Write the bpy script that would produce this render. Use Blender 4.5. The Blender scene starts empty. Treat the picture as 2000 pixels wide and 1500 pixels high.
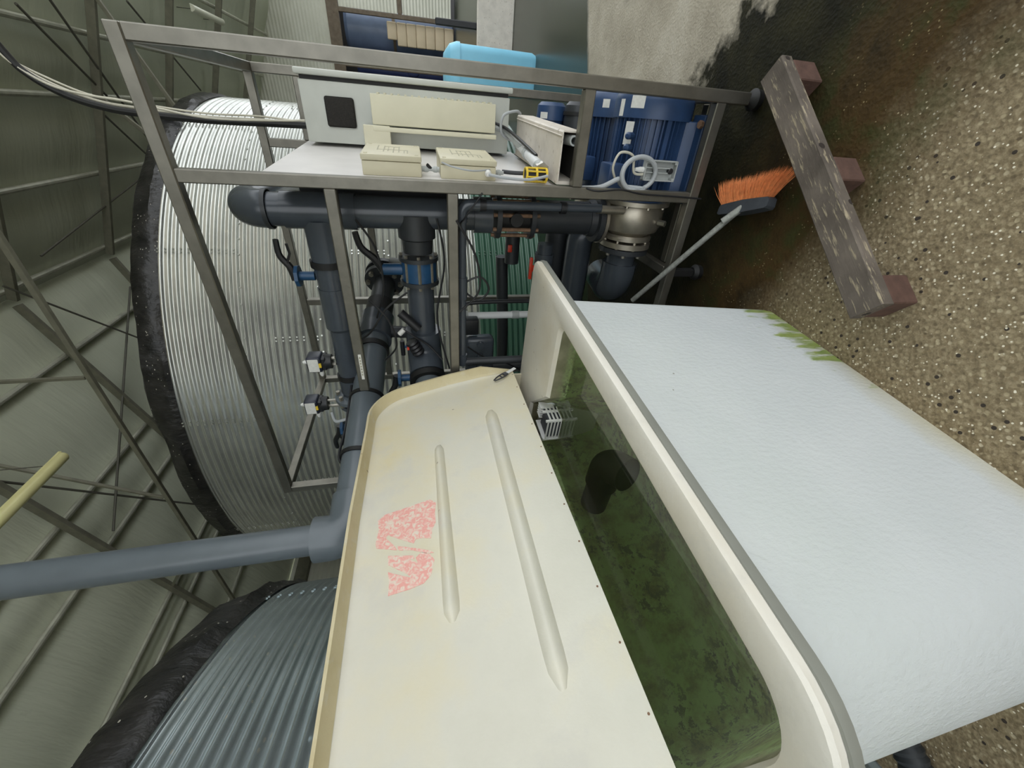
import bpy, bmesh, math, random
from mathutils import Vector, Matrix, noise
C = bpy.context.scene.collection
SC = bpy.context.scene
PI = math.pi
H = 1.6
random.seed(7)

# ------------------------------------------------------------------ frames of reference
AZ = math.radians(-55.0)
E1 = Vector((math.sin(AZ), math.cos(AZ), 0)); E2 = Vector((math.cos(AZ), -math.sin(AZ), 0))
ORG = Vector((1.258, 1.528, 0)); UP = Vector((0, 0, 1))
def P(p, q, z): return ORG + E1 * p + E2 * q + UP * z            # skid / hall coordinates
TS = Vector((.643, .766, 0)).normalized(); TW = Vector((-.766, .643, 0)).normalized()
def T(s, t, z): return TS * s + TW * t + UP * z                   # tub coordinates
LP = Vector((.019, 2.177, 1.10)); LA = Vector((-.557, -.83, 0)).normalized()
LN = Vector((.812, -.545, .207)).normalized(); LB = LN.cross(LA)
if LB.z < 0: LB = -LB
LB.normalize()
def LD(a, b, n=0): return LP + (LA * a + LB * b) * .9025 + LN * n           # lid plane coordinates

# ------------------------------------------------------------------ materials
def srgb(r, g, b):
    f = lambda c: (c / 255 / 12.92) if c / 255 <= .04045 else ((c / 255 + .055) / 1.055) ** 2.4
    return (f(r), f(g), f(b), 1)
def newmat(name):
    m = bpy.data.materials.new(name); m.use_nodes = True
    return m, m.node_tree, m.node_tree.nodes['Principled BSDF']
def N(nt, kind, **kw):
    n = nt.nodes.new(kind)
    for k, v in kw.items(): setattr(n, k, v)
    return n
def ramp(nt, src, stops):
    r = N(nt, 'ShaderNodeValToRGB'); e = r.color_ramp.elements
    while len(e) < len(stops): e.new(.5)
    for i, (p, c) in enumerate(stops): e[i].position = p; e[i].color = c if len(c) == 4 else (*c, 1)
    nt.links.new(src, r.inputs[0]); return r.outputs[0]
def tex_noise(nt, co, scale, detail=4, rough=.55):
    n = N(nt, 'ShaderNodeTexNoise'); n.inputs['Scale'].default_value = scale
    n.inputs['Detail'].default_value = detail; n.inputs['Roughness'].default_value = rough
    if co is not None: nt.links.new(co, n.inputs['Vector'])
    return n.outputs['Fac']
def mixc(nt, fac, a, b, mode='MIX'):
    m = N(nt, 'ShaderNodeMix', data_type='RGBA', blend_type=mode)
    for s, v in ((m.inputs[0], fac), (m.inputs[6], a), (m.inputs[7], b)):
        if hasattr(v, 'links'): nt.links.new(v, s)
        else: s.default_value = v
    return m.outputs[2]
def maprange(nt, v, a, b, c=0, d=1):
    m = N(nt, 'ShaderNodeMapRange'); nt.links.new(v, m.inputs[0])
    for i, x in enumerate((a, b, c, d)): m.inputs[i + 1].default_value = x
    return m.outputs[0]
def mth(nt, op, a, b=None):
    m = N(nt, 'ShaderNodeMath', operation=op)
    for i, v in enumerate((a, b)):
        if v is None: continue
        if hasattr(v, 'links'): nt.links.new(v, m.inputs[i])
        else: m.inputs[i].default_value = v
    return m.outputs[0]
def dotp(nt, co, vec, off=0):
    d = N(nt, 'ShaderNodeVectorMath', operation='DOT_PRODUCT'); nt.links.new(co, d.inputs[0]); d.inputs[1].default_value = vec
    return mth(nt, 'ADD', d.outputs['Value'], off) if off else d.outputs['Value']
def position(nt): return N(nt, 'ShaderNodeNewGeometry').outputs['Position']
def mapping(nt, co, scale=(1, 1, 1), rot=(0, 0, 0)):
    m = N(nt, 'ShaderNodeMapping'); nt.links.new(co, m.inputs[0]); m.inputs['Scale'].default_value = scale; m.inputs['Rotation'].default_value = rot
    return m.outputs[0]
def bump(nt, b, h, strength=.3, dist=.005):
    n = N(nt, 'ShaderNodeBump'); n.inputs['Strength'].default_value = strength; n.inputs['Distance'].default_value = dist
    nt.links.new(h, n.inputs['Height']); nt.links.new(n.outputs[0], b.inputs['Normal']); return n
def simple(name, col, rough=.5, metal=0, var=.12, scale=9, dirt=None, dirt_at=.62, bumpy=0, spec=.5, bscale=120):
    m, nt, b = newmat(name); co = position(nt)
    n = tex_noise(nt, co, scale)
    lo = tuple(c * (1 - var) for c in col[:3]) + (1,); hi = tuple(min(1, c * (1 + var)) for c in col[:3]) + (1,)
    out = ramp(nt, n, [(.3, lo), (.7, hi)])
    if dirt:
        d = ramp(nt, tex_noise(nt, co, scale * 3.1, 6, .7), [(dirt_at, (0, 0, 0)), (min(1, dirt_at + .1), (1, 1, 1))])
        out = mixc(nt, d, out, dirt)
    nt.links.new(out, b.inputs['Base Color'])
    b.inputs['Roughness'].default_value = rough; b.inputs['Metallic'].default_value = metal
    b.inputs['Specular IOR Level'].default_value = spec
    if bumpy: bump(nt, b, tex_noise(nt, co, bscale, 3), bumpy, .003)
    return m
M = {}
M['steel'] = simple('stainless_steel', srgb(124, 121, 112), .40, .8, .14, 14, srgb(96, 88, 74), .66)
M['steel_bright'] = simple('machined_steel', srgb(176, 172, 162), .32, .9, .1, 30)
M['rust'] = simple('rusty_steel', srgb(132, 104, 82), .8, .2, .3, 40)
M['bolt'] = simple('zinc_bolt', srgb(150, 146, 134), .45, .7, .15, 60)
M['pvc'] = simple('grey_pvc', srgb(66, 72, 79), .24, 0, .1, 7, srgb(120, 126, 130), .74)
M['pvc_light'] = simple('pale_grey_pvc', srgb(92, 100, 106), .28, 0, .08, 7, srgb(170, 174, 172), .76)
M['pvc_dark'] = simple('dark_pvc', srgb(46, 49, 52), .45, 0, .15, 9)
M['rubber'] = simple('black_rubber', srgb(22, 22, 22), .6, 0, .2, 20)
M['blackp'] = simple('black_plastic', srgb(28, 29, 32), .45, 0, .2, 30)
M['navy'] = simple('dark_actuator_plastic', srgb(38, 42, 56), .35, 0, .1, 30)
M['blue'] = simple('blue_paint', srgb(44, 68, 104), .4, .0, .14, 12, srgb(100, 112, 130), .72)
M['bluevalve'] = simple('blue_valve_paint', srgb(32, 72, 108), .4, 0, .15, 20)
M['cab'] = simple('cabinet_paint', srgb(192, 195, 188), .45, 0, .06, 6, srgb(150, 148, 138), .72)
M['trunk'] = simple('cream_plastic', srgb(210, 206, 182), .5, 0, .05, 5, srgb(160, 146, 112), .76)
M['jbox'] = simple('junction_plastic', srgb(200, 194, 168), .5, 0, .06, 6, srgb(168, 158, 128), .74)
M['white'] = simple('white_plastic', srgb(226, 226, 222), .45, 0, .04, 8)
M['board'] = simple('white_board', srgb(218, 215, 212), .4, 0, .05, 6, srgb(176, 164, 150), .72)
M['duct'] = simple('dirty_white_pvc', srgb(214, 206, 194), .55, 0, .1, 10, srgb(150, 134, 112), .6)
M['greyp'] = simple('light_grey_plastic', srgb(168, 172, 170), .45, 0, .08, 12)
M['cable_grey'] = simple('grey_cable', srgb(168, 172, 174), .5, 0, .06, 12)
M['cable_white'] = simple('white_cable', srgb(196, 192, 176), .5, 0, .06, 12)
M['yellow'] = simple('yellow_plastic', srgb(228, 196, 60), .45, 0, .08, 20)
M['red'] = simple('red_plastic', srgb(206, 62, 38), .4, 0, .08, 20)
M['cyan'] = simple('cyan_plastic', srgb(142, 212, 240), .4, 0, .05, 4, srgb(96, 180, 214), .74)
M['grille'] = simple('black_filter_mat', srgb(38, 36, 33), .9, 0, .35, 160, bumpy=.6)
M['label'] = simple('white_label', srgb(222, 222, 216), .5, 0, .08, 60, srgb(150, 150, 146), .66)
M['ink'] = simple('dark_ink', srgb(166, 162, 140), .6, 0, .2, 80)
M['brick'] = simple('reddish_block', srgb(88, 64, 54), .85, 0, .2, 30, bumpy=.5)
M['bristle'] = simple('orange_bristle', srgb(238, 144, 86), .5, 0, .2, 60)
M['handle'] = simple('scuffed_metal_handle', srgb(150, 152, 146), .5, .3, .25, 60, srgb(96, 92, 84), .6)
M['brush'] = simple('grey_brush_plastic', srgb(66, 70, 76), .5, 0, .15, 20)
M['lamp'] = simple('yellowed_lamp_cover', srgb(226, 220, 160), .3, 0, .05, 6)
M['lamp2'] = simple('pale_lamp_cover', srgb(226, 226, 206), .3, 0, .05, 6)
M['truss'] = simple('dull_truss_steel', srgb(128, 126, 110), .6, .3, .15, 9)
M['purlin'] = simple('galvanised_tube', srgb(186, 186, 170), .5, .4, .15, 9)
M['wire'] = simple('dark_wire', srgb(96, 94, 84), .6, .2, .1, 9)
M['beige'] = simple('beige_sheet', srgb(214, 196, 164), .55, 0, .06, 3)
M['navybarrel'] = simple('navy_plastic', srgb(44, 54, 92), .35, 0, .15, 3)
M['bluegrey'] = simple('blue_grey_plastic', srgb(112, 128, 158), .35, 0, .12, 3)
M['rustframe'] = simple('rusty_frame', srgb(112, 100, 84), .7, .2, .2, 8, srgb(84, 56, 40), .6)
M['shadow'] = simple('inside_shade', srgb(40, 38, 36), .9, 0, .2, 3)  # dark colour stands for the shade inside the store and the duct
M['greytube'] = simple('white_tube', srgb(212, 214, 214), .4, 0, .04, 12)
M['volute'] = simple('cast_stainless', srgb(172, 165, 150), .36, .8, .1, 22, srgb(110, 98, 82), .68)
M['clipmetal'] = simple('black_hook_plastic', srgb(48, 48, 50), .4, 0, .1, 30)

def glass_fibre(nt, b, col, amount):
    """thin glass fibre laminate lets part of the daylight through"""
    t = N(nt, 'ShaderNodeBsdfTranslucent')
    if hasattr(col, 'links'): nt.links.new(col, t.inputs[0])
    else: t.inputs[0].default_value = col
    mx = N(nt, 'ShaderNodeMixShader'); mx.inputs[0].default_value = amount
    nt.links.new(b.outputs[0], mx.inputs[1]); nt.links.new(t.outputs[0], mx.inputs[2]); nt.links.new(mx.outputs[0], nt.nodes['Material Output'].inputs[0])
def mk_tank(name, base, green):
    m, nt, b = newmat(name); co = position(nt)
    z = dotp(nt, co, (0, 0, 1))
    n = tex_noise(nt, co, 3, 5)
    col = ramp(nt, n, [(.3, tuple(c * .86 for c in base[:3])), (.7, tuple(min(1, c * 1.1) for c in base[:3]))])
    # white flecks and droppings
    v = N(nt, 'ShaderNodeTexVoronoi'); v.inputs['Scale'].default_value = 13; nt.links.new(mapping(nt, co, (1, 1, 2.6)), v.inputs['Vector'])
    fl = mth(nt, 'MULTIPLY', mth(nt, 'LESS_THAN', v.outputs['Distance'], .15), mth(nt, 'GREATER_THAN', tex_noise(nt, co, 4.3, 2), .49))
    col = mixc(nt, mth(nt, 'MULTIPLY', fl, .8), col, srgb(225, 222, 210))
    if green:
        g = mth(nt, 'LESS_THAN', z, .87)
        x = dotp(nt, co, (1, 0, 0))
        col = mixc(nt, g, col, srgb(64, 100, 82))
        mt = mth(nt, 'SUBTRACT', .7, mth(nt, 'MULTIPLY', g, .7)); nt.links.new(mt, b.inputs['Metallic'])
    else: b.inputs['Metallic'].default_value = .75
    nt.links.new(col, b.inputs['Base Color']); b.inputs['Roughness'].default_value = .27
    return m
M['tank'] = mk_tank('galvanised_corrugated_steel', srgb(200, 202, 196), True)
M['tank2'] = mk_tank('dull_galvanised_corrugated_steel', srgb(190, 200, 202), False)

def mk_liner():
    m, nt, b = newmat('black_liner'); co = position(nt)
    v = N(nt, 'ShaderNodeTexVoronoi'); v.inputs['Scale'].default_value = 16; nt.links.new(mapping(nt, co, (1, 1, 2)), v.inputs['Vector'])
    fl = mth(nt, 'MULTIPLY', mth(nt, 'LESS_THAN', v.outputs['Distance'], .12), mth(nt, 'GREATER_THAN', tex_noise(nt, co, 5, 2), .48))
    col = mixc(nt, fl, ramp(nt, tex_noise(nt, co, 6, 5), [(.35, srgb(20, 20, 20)), (.75, srgb(52, 50, 48))]), srgb(180, 176, 164))
    nt.links.new(col, b.inputs['Base Color']); b.inputs['Roughness'].default_value = .38
    bump(nt, b, tex_noise(nt, mapping(nt, co, (1, 1, .5)), 14, 4), .6, .03)
    return m
M['liner'] = mk_liner()

def mk_membrane():
    m, nt, b = newmat('grey_roof_membrane'); co = position(nt)
    a = dotp(nt, co, tuple(E1))
    n1 = tex_noise(nt, mapping(nt, co, (1, 1, 1)), .8, 3)
    w = tex_noise(nt, co, 3.2, 5, .6)
    col = ramp(nt, n1, [(.3, srgb(200, 204, 182)), (.7, srgb(212, 216, 194))])
    col = mixc(nt, ramp(nt, w, [(.66, (0, 0, 0)), (.8, (1, 1, 1))]), col, srgb(192, 196, 174))
    nt.links.new(col, b.inputs['Base Color']); b.inputs['Roughness'].default_value = .55
    # wrinkles of the sheet running down the slope
    q = dotp(nt, co, tuple(E2))
    cx = N(nt, 'ShaderNodeCombineXYZ'); nt.links.new(mth(nt, 'MULTIPLY', q, 3.0), cx.inputs[0]); nt.links.new(mth(nt, 'MULTIPLY', a, .5), cx.inputs[1])
    bump(nt, b, tex_noise(nt, cx.outputs[0], 1.6, 4), .55, .05)
    return m
M['membrane'] = mk_membrane()

def mk_ribwall():
    m, nt, b = newmat('ribbed_wall_panel'); co = position(nt)
    col = ramp(nt, tex_noise(nt, co, 1.5, 4), [(.3, srgb(206, 206, 188)), (.7, srgb(222, 222, 206))])
    nt.links.new(col, b.inputs['Base Color']); b.inputs['Roughness'].default_value = .5
    w = N(nt, 'ShaderNodeTexWave', wave_type='BANDS', bands_direction='Z'); w.inputs['Scale'].default_value = 3.2
    nt.links.new(co, w.inputs['Vector'])
    bump(nt, b, w.outputs['Fac'], .5, .03)
    return m
M['ribwall'] = mk_ribwall()

def mk_floor():
    m, nt, b = newmat('aggregate_concrete_floor'); co = position(nt)
    p = dotp(nt, co, tuple(E1), -ORG.dot(E1)); q = dotp(nt, co, tuple(E2), -ORG.dot(E2))
    # stones
    def vor(sc, feat='F1'):
        v = N(nt, 'ShaderNodeTexVoronoi'); v.feature = feat; v.inputs['Scale'].default_value = sc; nt.links.new(co, v.inputs['Vector']); return v
    v1 = vor(70); v2 = vor(46); v3 = vor(120)
    base = ramp(nt, tex_noise(nt, co, 60, 5, .7), [(.3, srgb(100, 88, 66)), (.5, srgb(138, 123, 95)), (.72, srgb(172, 158, 128))])
    st = ramp(nt, v1.outputs['Color'], [(.0, srgb(78, 66, 48)), (.45, srgb(136, 119, 90)), (.8, srgb(184, 170, 138)), (1, srgb(216, 205, 180))])
    col = mixc(nt, maprange(nt, v1.outputs['Distance'], .30, .5, .75, 0), base, st)
    r2 = N(nt, 'ShaderNodeSeparateColor'); nt.links.new(v2.outputs['Color'], r2.inputs[0])
    dk = mth(nt, 'MULTIPLY', mth(nt, 'GREATER_THAN', r2.outputs[0], .88), mth(nt, 'LESS_THAN', v2.outputs['Distance'], .28))
    col = mixc(nt, dk, col, srgb(58, 50, 42))
    r3 = N(nt, 'ShaderNodeSeparateColor'); nt.links.new(v3.outputs['Color'], r3.inputs[0])
    lt = mth(nt, 'MULTIPLY', mth(nt, 'GREATER_THAN', r3.outputs[1], .9), mth(nt, 'LESS_THAN', v3.outputs['Distance'], .36))
    col = mixc(nt, lt, col, srgb(232, 224, 202))
    # wet, algae covered ground near the skid
    wob = mth(nt, 'MULTIPLY', mth(nt, 'SUBTRACT', tex_noise(nt, co, 2.2, 5, .6), .5), .5)
    # dry limit: a curve that runs from the camera's right to the tub
    lim = mth(nt, 'ADD', mth(nt, 'MULTIPLY', mth(nt, 'ADD', p, .11), .28), -.93)
    wet = maprange(nt, mth(nt, 'ADD', mth(nt, 'SUBTRACT', q, lim), wob), -.10, .24)
    wetcol = ramp(nt, tex_noise(nt, co, 4.5, 6, .65), [(.3, srgb(40, 34, 22)), (.5, srgb(74, 58, 34)), (.62, srgb(62, 62, 34)), (.78, srgb(84, 70, 44))])
    spk = mth(nt, 'MULTIPLY', lt, mth(nt, 'GREATER_THAN', tex_noise(nt, co, 7, 2), .54))
    wetcol = mixc(nt, mth(nt, 'MULTIPLY', spk, .5), wetcol, srgb(176, 160, 120))
    dkr = maprange(nt, mth(nt, 'ADD', mth(nt, 'SUBTRACT', q, lim), wob), .32, .75)
    wetcol = mixc(nt, dkr, wetcol, ramp(nt, tex_noise(nt, co, 5, 5, .6), [(.35, srgb(22, 22, 14)), (.7, srgb(48, 46, 28))]))
    col = mixc(nt, wet, col, wetcol)
    # dry pale slab behind the skid
    f = mth(nt, 'ADD', mth(nt, 'MULTIPLY', mth(nt, 'ADD', p, .05), -.806), mth(nt, 'MULTIPLY', mth(nt, 'ADD', q, -.595), .592))
    edge = mth(nt, 'ADD', f, mth(nt, 'MULTIPLY', mth(nt, 'SUBTRACT', tex_noise(nt, co, 3.6, 5, .6), .5), .55))
    slab = maprange(nt, edge, .0, .06)
    slabcol = ramp(nt, tex_noise(nt, mapping(nt, co, (1, 1, 1)), 2.6, 6, .6), [(.3, srgb(150, 142, 124)), (.55, srgb(176, 168, 150)), (.75, srgb(194, 188, 172))])
    slabcol = mixc(nt, ramp(nt, tex_noise(nt, co, 1.3, 3), [(.62, (0, 0, 0)), (.7, (1, 1, 1))]), slabcol, srgb(128, 120, 102))
    col = mixc(nt, slab, col, slabcol)
    # standing water behind the slab
    g = mth(nt, 'ADD', mth(nt, 'ADD', q, -2.16), mth(nt, 'MULTIPLY', p, .48))
    pool = maprange(nt, mth(nt, 'ADD', g, mth(nt, 'MULTIPLY', mth(nt, 'SUBTRACT', tex_noise(nt, co, 5, 4), .5), .1)), .0, .05)
    col = mixc(nt, pool, col, srgb(44, 50, 34))
    nt.links.new(col, b.inputs['Base Color'])
    wr = mth(nt, 'MULTIPLY', wet, mth(nt, 'SUBTRACT', 1, slab))
    nt.links.new(mth(nt, 'SUBTRACT', .5, mth(nt, 'MULTIPLY', wr, .38)), b.inputs['Specular IOR Level'])
    ro = mth(nt, 'SUBTRACT', .85, mth(nt, 'MULTIPLY', wr, .2))
    ro = mth(nt, 'MULTIPLY', ro, maprange(nt, pool, 0, 1, 1, .30))
    nt.links.new(ro, b.inputs['Roughness'])
    hh = mth(nt, 'MULTIPLY', mth(nt, 'ADD', v1.outputs['Distance'], tex_noise(nt, co, 90, 3)), mth(nt, 'SUBTRACT', 1, pool))
    bump(nt, b, hh, .45, .004)
    return m
M['floor'] = mk_floor()

def mk_tubout():
    m, nt, b = newmat('pale_gelcoat'); co = position(nt)
    s = dotp(nt, co, tuple(TS)); z = dotp(nt, co, (0, 0, 1)); t = dotp(nt, co, tuple(TW))
    col = ramp(nt, tex_noise(nt, co, 4, 5), [(.3, srgb(228, 234, 236)), (.7, srgb(236, 241, 243))])
    cream = maprange(nt, mth(nt, 'ADD', z, mth(nt, 'MULTIPLY', tex_noise(nt, co, 5, 4), .16)), .22, .08)
    col = mixc(nt, mth(nt, 'MULTIPLY', cream, .85), col, srgb(222, 214, 184))
    # moss streaks running down to the foot at the far corner
    cx = N(nt, 'ShaderNodeCombineXYZ'); nt.links.new(mth(nt, 'MULTIPLY', s, 24), cx.inputs[0]); nt.links.new(mth(nt, 'MULTIPLY', z, 5), cx.inputs[1])
    dn = tex_noise(nt, cx.outputs[0], 1.0, 4, .6)
    zone = mth(nt, 'MULTIPLY', maprange(nt, z, .30, .04), mth(nt, 'MULTIPLY', maprange(nt, s, .72, .95), maprange(nt, s, 1.40, 1.33)))
    mk = maprange(nt, mth(nt, 'ADD', mth(nt, 'MULTIPLY', dn, 1.0), mth(nt, 'MULTIPLY', zone, .32)), .70, .80)
    mk = mth(nt, 'MULTIPLY', mk, mth(nt, 'GREATER_THAN', zone, .03))
    col = mixc(nt, mth(nt, 'MULTIPLY', mk, .9), col, ramp(nt, tex_noise(nt, co, 30, 3), [(.3, srgb(120, 150, 20)), (.7, srgb(168, 186, 70))]))
    v = N(nt, 'ShaderNodeTexVoronoi'); v.inputs['Scale'].default_value = 7; nt.links.new(co, v.inputs['Vector'])
    col = mixc(nt, mth(nt, 'LESS_THAN', v.outputs['Distance'], .022), col, srgb(120, 110, 96))
    nt.links.new(col, b.inputs['Base Color']); b.inputs['Roughness'].default_value = .42
    bump(nt, b, tex_noise(nt, mapping(nt, co, (1, 1, .6)), 75, 3, .55), .55, .006)
    glass_fibre(nt, b, (.97, .98, .98, 1), .32)
    return m
M['tubout'] = mk_tubout()

def mk_cream(name, c1, c2, stain, sc=5, b_s=.25):
    m, nt, b = newmat(name); co = position(nt)
    col = ramp(nt, tex_noise(nt, co, sc, 6, .6), [(.3, c1), (.7, c2)])
    col = mixc(nt, ramp(nt, tex_noise(nt, co, sc * .5, 5, .6), [(.48, (0, 0, 0)), (.70, (.85, .85, .85))]), col, stain)
    col = mixc(nt, ramp(nt, tex_noise(nt, co, sc * 1.4, 6, .65), [(.56, (0, 0, 0)), (.66, (.45, .45, .45))]), col, srgb(206, 203, 194))
    v = N(nt, 'ShaderNodeTexVoronoi'); v.inputs['Scale'].default_value = 9; nt.links.new(mapping(nt, co, (1, 1.7, 1)), v.inputs['Vector'])
    sp = mth(nt, 'MULTIPLY', mth(nt, 'LESS_THAN', v.outputs['Distance'], .06), mth(nt, 'GREATER_THAN', tex_noise(nt, co, 6, 2), .56))
    col = mixc(nt, mth(nt, 'MULTIPLY', sp, .7), col, srgb(120, 104, 84))
    nt.links.new(col, b.inputs['Base Color']); b.inputs['Roughness'].default_value = .45
    bump(nt, b, tex_noise(nt, co, 90, 4), b_s, .004)
    return m
M['rim'] = mk_cream('cream_gelcoat', srgb(218, 214, 202), srgb(228, 224, 214), srgb(208, 200, 180))
M['lid'] = mk_cream('yellowed_gelcoat', srgb(211, 208, 194), srgb(222, 219, 206), srgb(217, 205, 166), 3)
M['lidedge'] = mk_cream('shaded_tan_edge', srgb(200, 188, 150), srgb(212, 201, 168), srgb(190, 175, 134), 12)  # tan holds the flange and fillet shading as well as a dirty margin
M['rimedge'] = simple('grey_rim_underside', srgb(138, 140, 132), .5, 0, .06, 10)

def mk_algae():
    m, nt, b = newmat('algae_covered_gelcoat'); co = position(nt)
    z = dotp(nt, co, (0, 0, 1))
    g = ramp(nt, tex_noise(nt, co, 9, 6, .7), [(.34, srgb(116, 106, 50)), (.42, srgb(160, 172, 98)), (.54, srgb(190, 218, 146)), (.8, srgb(202, 230, 164))])
    sp = ramp(nt, tex_noise(nt, co, 30, 5, .75), [(.52, (0, 0, 0)), (.57, (1, 1, 1))])
    area = ramp(nt, tex_noise(nt, co, 3.4, 3), [(.40, (0, 0, 0)), (.56, (1, 1, 1))])
    g = mixc(nt, mth(nt, 'MULTIPLY', sp, area), g, srgb(58, 50, 18))
    above = maprange(nt, mth(nt, 'ADD', z, mth(nt, 'MULTIPLY', mth(nt, 'SUBTRACT', tex_noise(nt, co, 16, 4), .5), .06)), .955, .985)
    g = mixc(nt, above, g, ramp(nt, tex_noise(nt, co, 14, 5), [(.4, srgb(150, 146, 112)), (.65, srgb(204, 198, 166))]))
    nt.links.new(g, b.inputs['Base Color']); b.inputs['Roughness'].default_value = .6
    glass_fibre(nt, b, mixc(nt, .6, g, srgb(244, 246, 226)), .62)
    return m
M['algae'] = mk_algae()
def mk_water():
    m, nt, b = newmat('green_water'); nt.nodes.remove(b)
    out = nt.nodes['Material Output']
    tr = N(nt, 'ShaderNodeBsdfTransparent'); tr.inputs[0].default_value = (.96, .99, .86, 1)
    gl = N(nt, 'ShaderNodeBsdfGlossy'); gl.inputs['Roughness'].default_value = .015; gl.inputs[0].default_value = (1, 1, 1, 1)
    fr = N(nt, 'ShaderNodeFresnel'); fr.inputs[0].default_value = 1.33
    mx = N(nt, 'ShaderNodeMixShader')
    nt.links.new(fr.outputs[0], mx.inputs[0]); nt.links.new(tr.outputs[0], mx.inputs[1]); nt.links.new(gl.outputs[0], mx.inputs[2]); nt.links.new(mx.outputs[0], out.inputs[0])
    return m
M['water'] = mk_water()
def mk_pink():
    m, nt, b = newmat('faded_pink_print'); co = position(nt)
    w = N(nt, 'ShaderNodeTexNoise'); w.inputs['Scale'].default_value = 55; w.inputs['Detail'].default_value = 4; w.inputs['Distortion'].default_value = 1.2; nt.links.new(co, w.inputs['Vector'])
    col = ramp(nt, w.outputs['Fac'], [(.42, srgb(234, 168, 158)), (.52, srgb(235, 190, 178)), (.64, srgb(230, 216, 200))])
    nt.links.new(col, b.inputs['Base Color']); b.inputs['Roughness'].default_value = .5
    return m
M['pink'] = mk_pink()
def mk_wood():
    m, nt, b = newmat('weathered_timber'); co = position(nt)
    # grain along the beam
    d = (P(.6, -1.04, 0) - P(-.09, -.2, 0)).normalized()
    along = dotp(nt, co, tuple(d)); acr = dotp(nt, co, (-d.y, d.x, 0)); z = dotp(nt, co, (0, 0, 1))
    cx = N(nt, 'ShaderNodeCombineXYZ'); nt.links.new(mth(nt, 'MULTIPLY', along, 13), cx.inputs[0]); nt.links.new(mth(nt, 'MULTIPLY', acr, 90), cx.inputs[1]); nt.links.new(mth(nt, 'MULTIPLY', z, 60), cx.inputs[2])
    n = tex_noise(nt, cx.outputs[0], 1, 6, .6)
    col = ramp(nt, tex_noise(nt, co, 6, 5), [(.3, srgb(78, 70, 62)), (.7, srgb(116, 106, 96))])
    col = mixc(nt, ramp(nt, n, [(.57, (0, 0, 0)), (.64, (1, 1, 1))]), col, srgb(158, 146, 122))
    v = N(nt, 'ShaderNodeTexVoronoi'); v.inputs['Scale'].default_value = 9; nt.links.new(co, v.inputs['Vector'])
    col = mixc(nt, mth(nt, 'LESS_THAN', v.outputs['Distance'], .12), col, srgb(46, 38, 32))
    nt.links.new(col, b.inputs['Base Color']); b.inputs['Roughness'].default_value = .85
    bump(nt, b, n, .5, .004); return m
M['wood'] = mk_wood()

# ------------------------------------------------------------------ mesh helpers
def basis(d):
    d = d.normalized(); a = UP if abs(d.z) < .9 else Vector((1, 0, 0))
    x = d.cross(a).normalized(); return x, d.cross(x).normalized()
def box(bm, c, ax, dims, bev=0, seg=1):
    """box centred at c, axes ax (3 vectors), full sizes dims"""
    vs = []
    for i in (-.5, .5):
        for j in (-.5, .5):
            for k in (-.5, .5): vs.append(bm.verts.new(c + ax[0] * (i * dims[0]) + ax[1] * (j * dims[1]) + ax[2] * (k * dims[2])))
    fs = [(0, 1, 3, 2), (4, 6, 7, 5), (0, 4, 5, 1), (2, 3, 7, 6), (0, 2, 6, 4), (1, 5, 7, 3)]
    F = [bm.faces.new([vs[i] for i in f]) for f in fs]
    if bev:
        es = list({e for f in F for e in f.edges}); bmesh.ops.bevel(bm, geom=es, offset=bev, segments=seg, affect='EDGES', profile=.5)
def pbox(bm, p0, p1, q0, q1, z0, z1, bev=0, seg=1):
    box(bm, P((p0 + p1) / 2, (q0 + q1) / 2, (z0 + z1) / 2), (E1, E2, UP), (p1 - p0, q1 - q0, z1 - z0), bev, seg)
def bar(bm, a, b, w, h, side=None, bev=.003):
    d = (b - a); L = d.length; d.normalize()
    if side is None: x, y = basis(d)
    else: x = (side - d * side.dot(d)).normalized(); y = d.cross(x)
    box(bm, (a + b) / 2, (d, x, y), (L, w, h), bev)
def lathe(bm, o, d, prof, seg=28, x=None, cap=True):
    """profile [(h, r)] along direction d from o"""
    d = d.normalized(); x, y = basis(d); rings = []
    for h, r in prof:
        if r < 1e-6: rings.append([bm.verts.new(o + d * h)])
        else: rings.append([bm.verts.new(o + d * h + (x * math.cos(2 * PI * i / seg) + y * math.sin(2 * PI * i / seg)) * r) for i in range(seg)])
    for A, B in zip(rings, rings[1:]):
        for i in range(seg):
            j = (i + 1) % seg
            if len(A) == 1 and len(B) == 1: continue
            if len(A) == 1: bm.faces.new((A[0], B[i], B[j]))
            elif len(B) == 1: bm.faces.new((A[i], B[0], A[j]))
            else: bm.faces.new((A[i], B[i], B[j], A[j]))
    if cap:
        for R in (rings[0], rings[-1]):
            if len(R) > 2: bm.faces.new(R)
def cyl(bm, a, b, r, seg=20, r2=None):
    lathe(bm, a, b - a, [(0, r), ((b - a).length, r if r2 is None else r2)], seg)
def sweep(bm, pts, r, seg=10, cap=True):
    n = len(pts); rings = []; x = None
    for i, p in enumerate(pts):
        d = (pts[min(i + 1, n - 1)] - pts[max(i - 1, 0)]).normalized()
        if x is None: x = basis(d)[0]
        x = (x - d * x.dot(d)).normalized(); y = d.cross(x)
        rr = r(i / (n - 1)) if callable(r) else r
        rings.append([bm.verts.new(p + (x * math.cos(2 * PI * k / seg) + y * math.sin(2 * PI * k / seg)) * rr) for k in range(seg)])
    for A, B in zip(rings, rings[1:]):
        for k in range(seg): bm.faces.new((A[k], A[(k + 1) % seg], B[(k + 1) % seg], B[k]))
    if cap: bm.faces.new(rings[0]); bm.faces.new(rings[-1])
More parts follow.
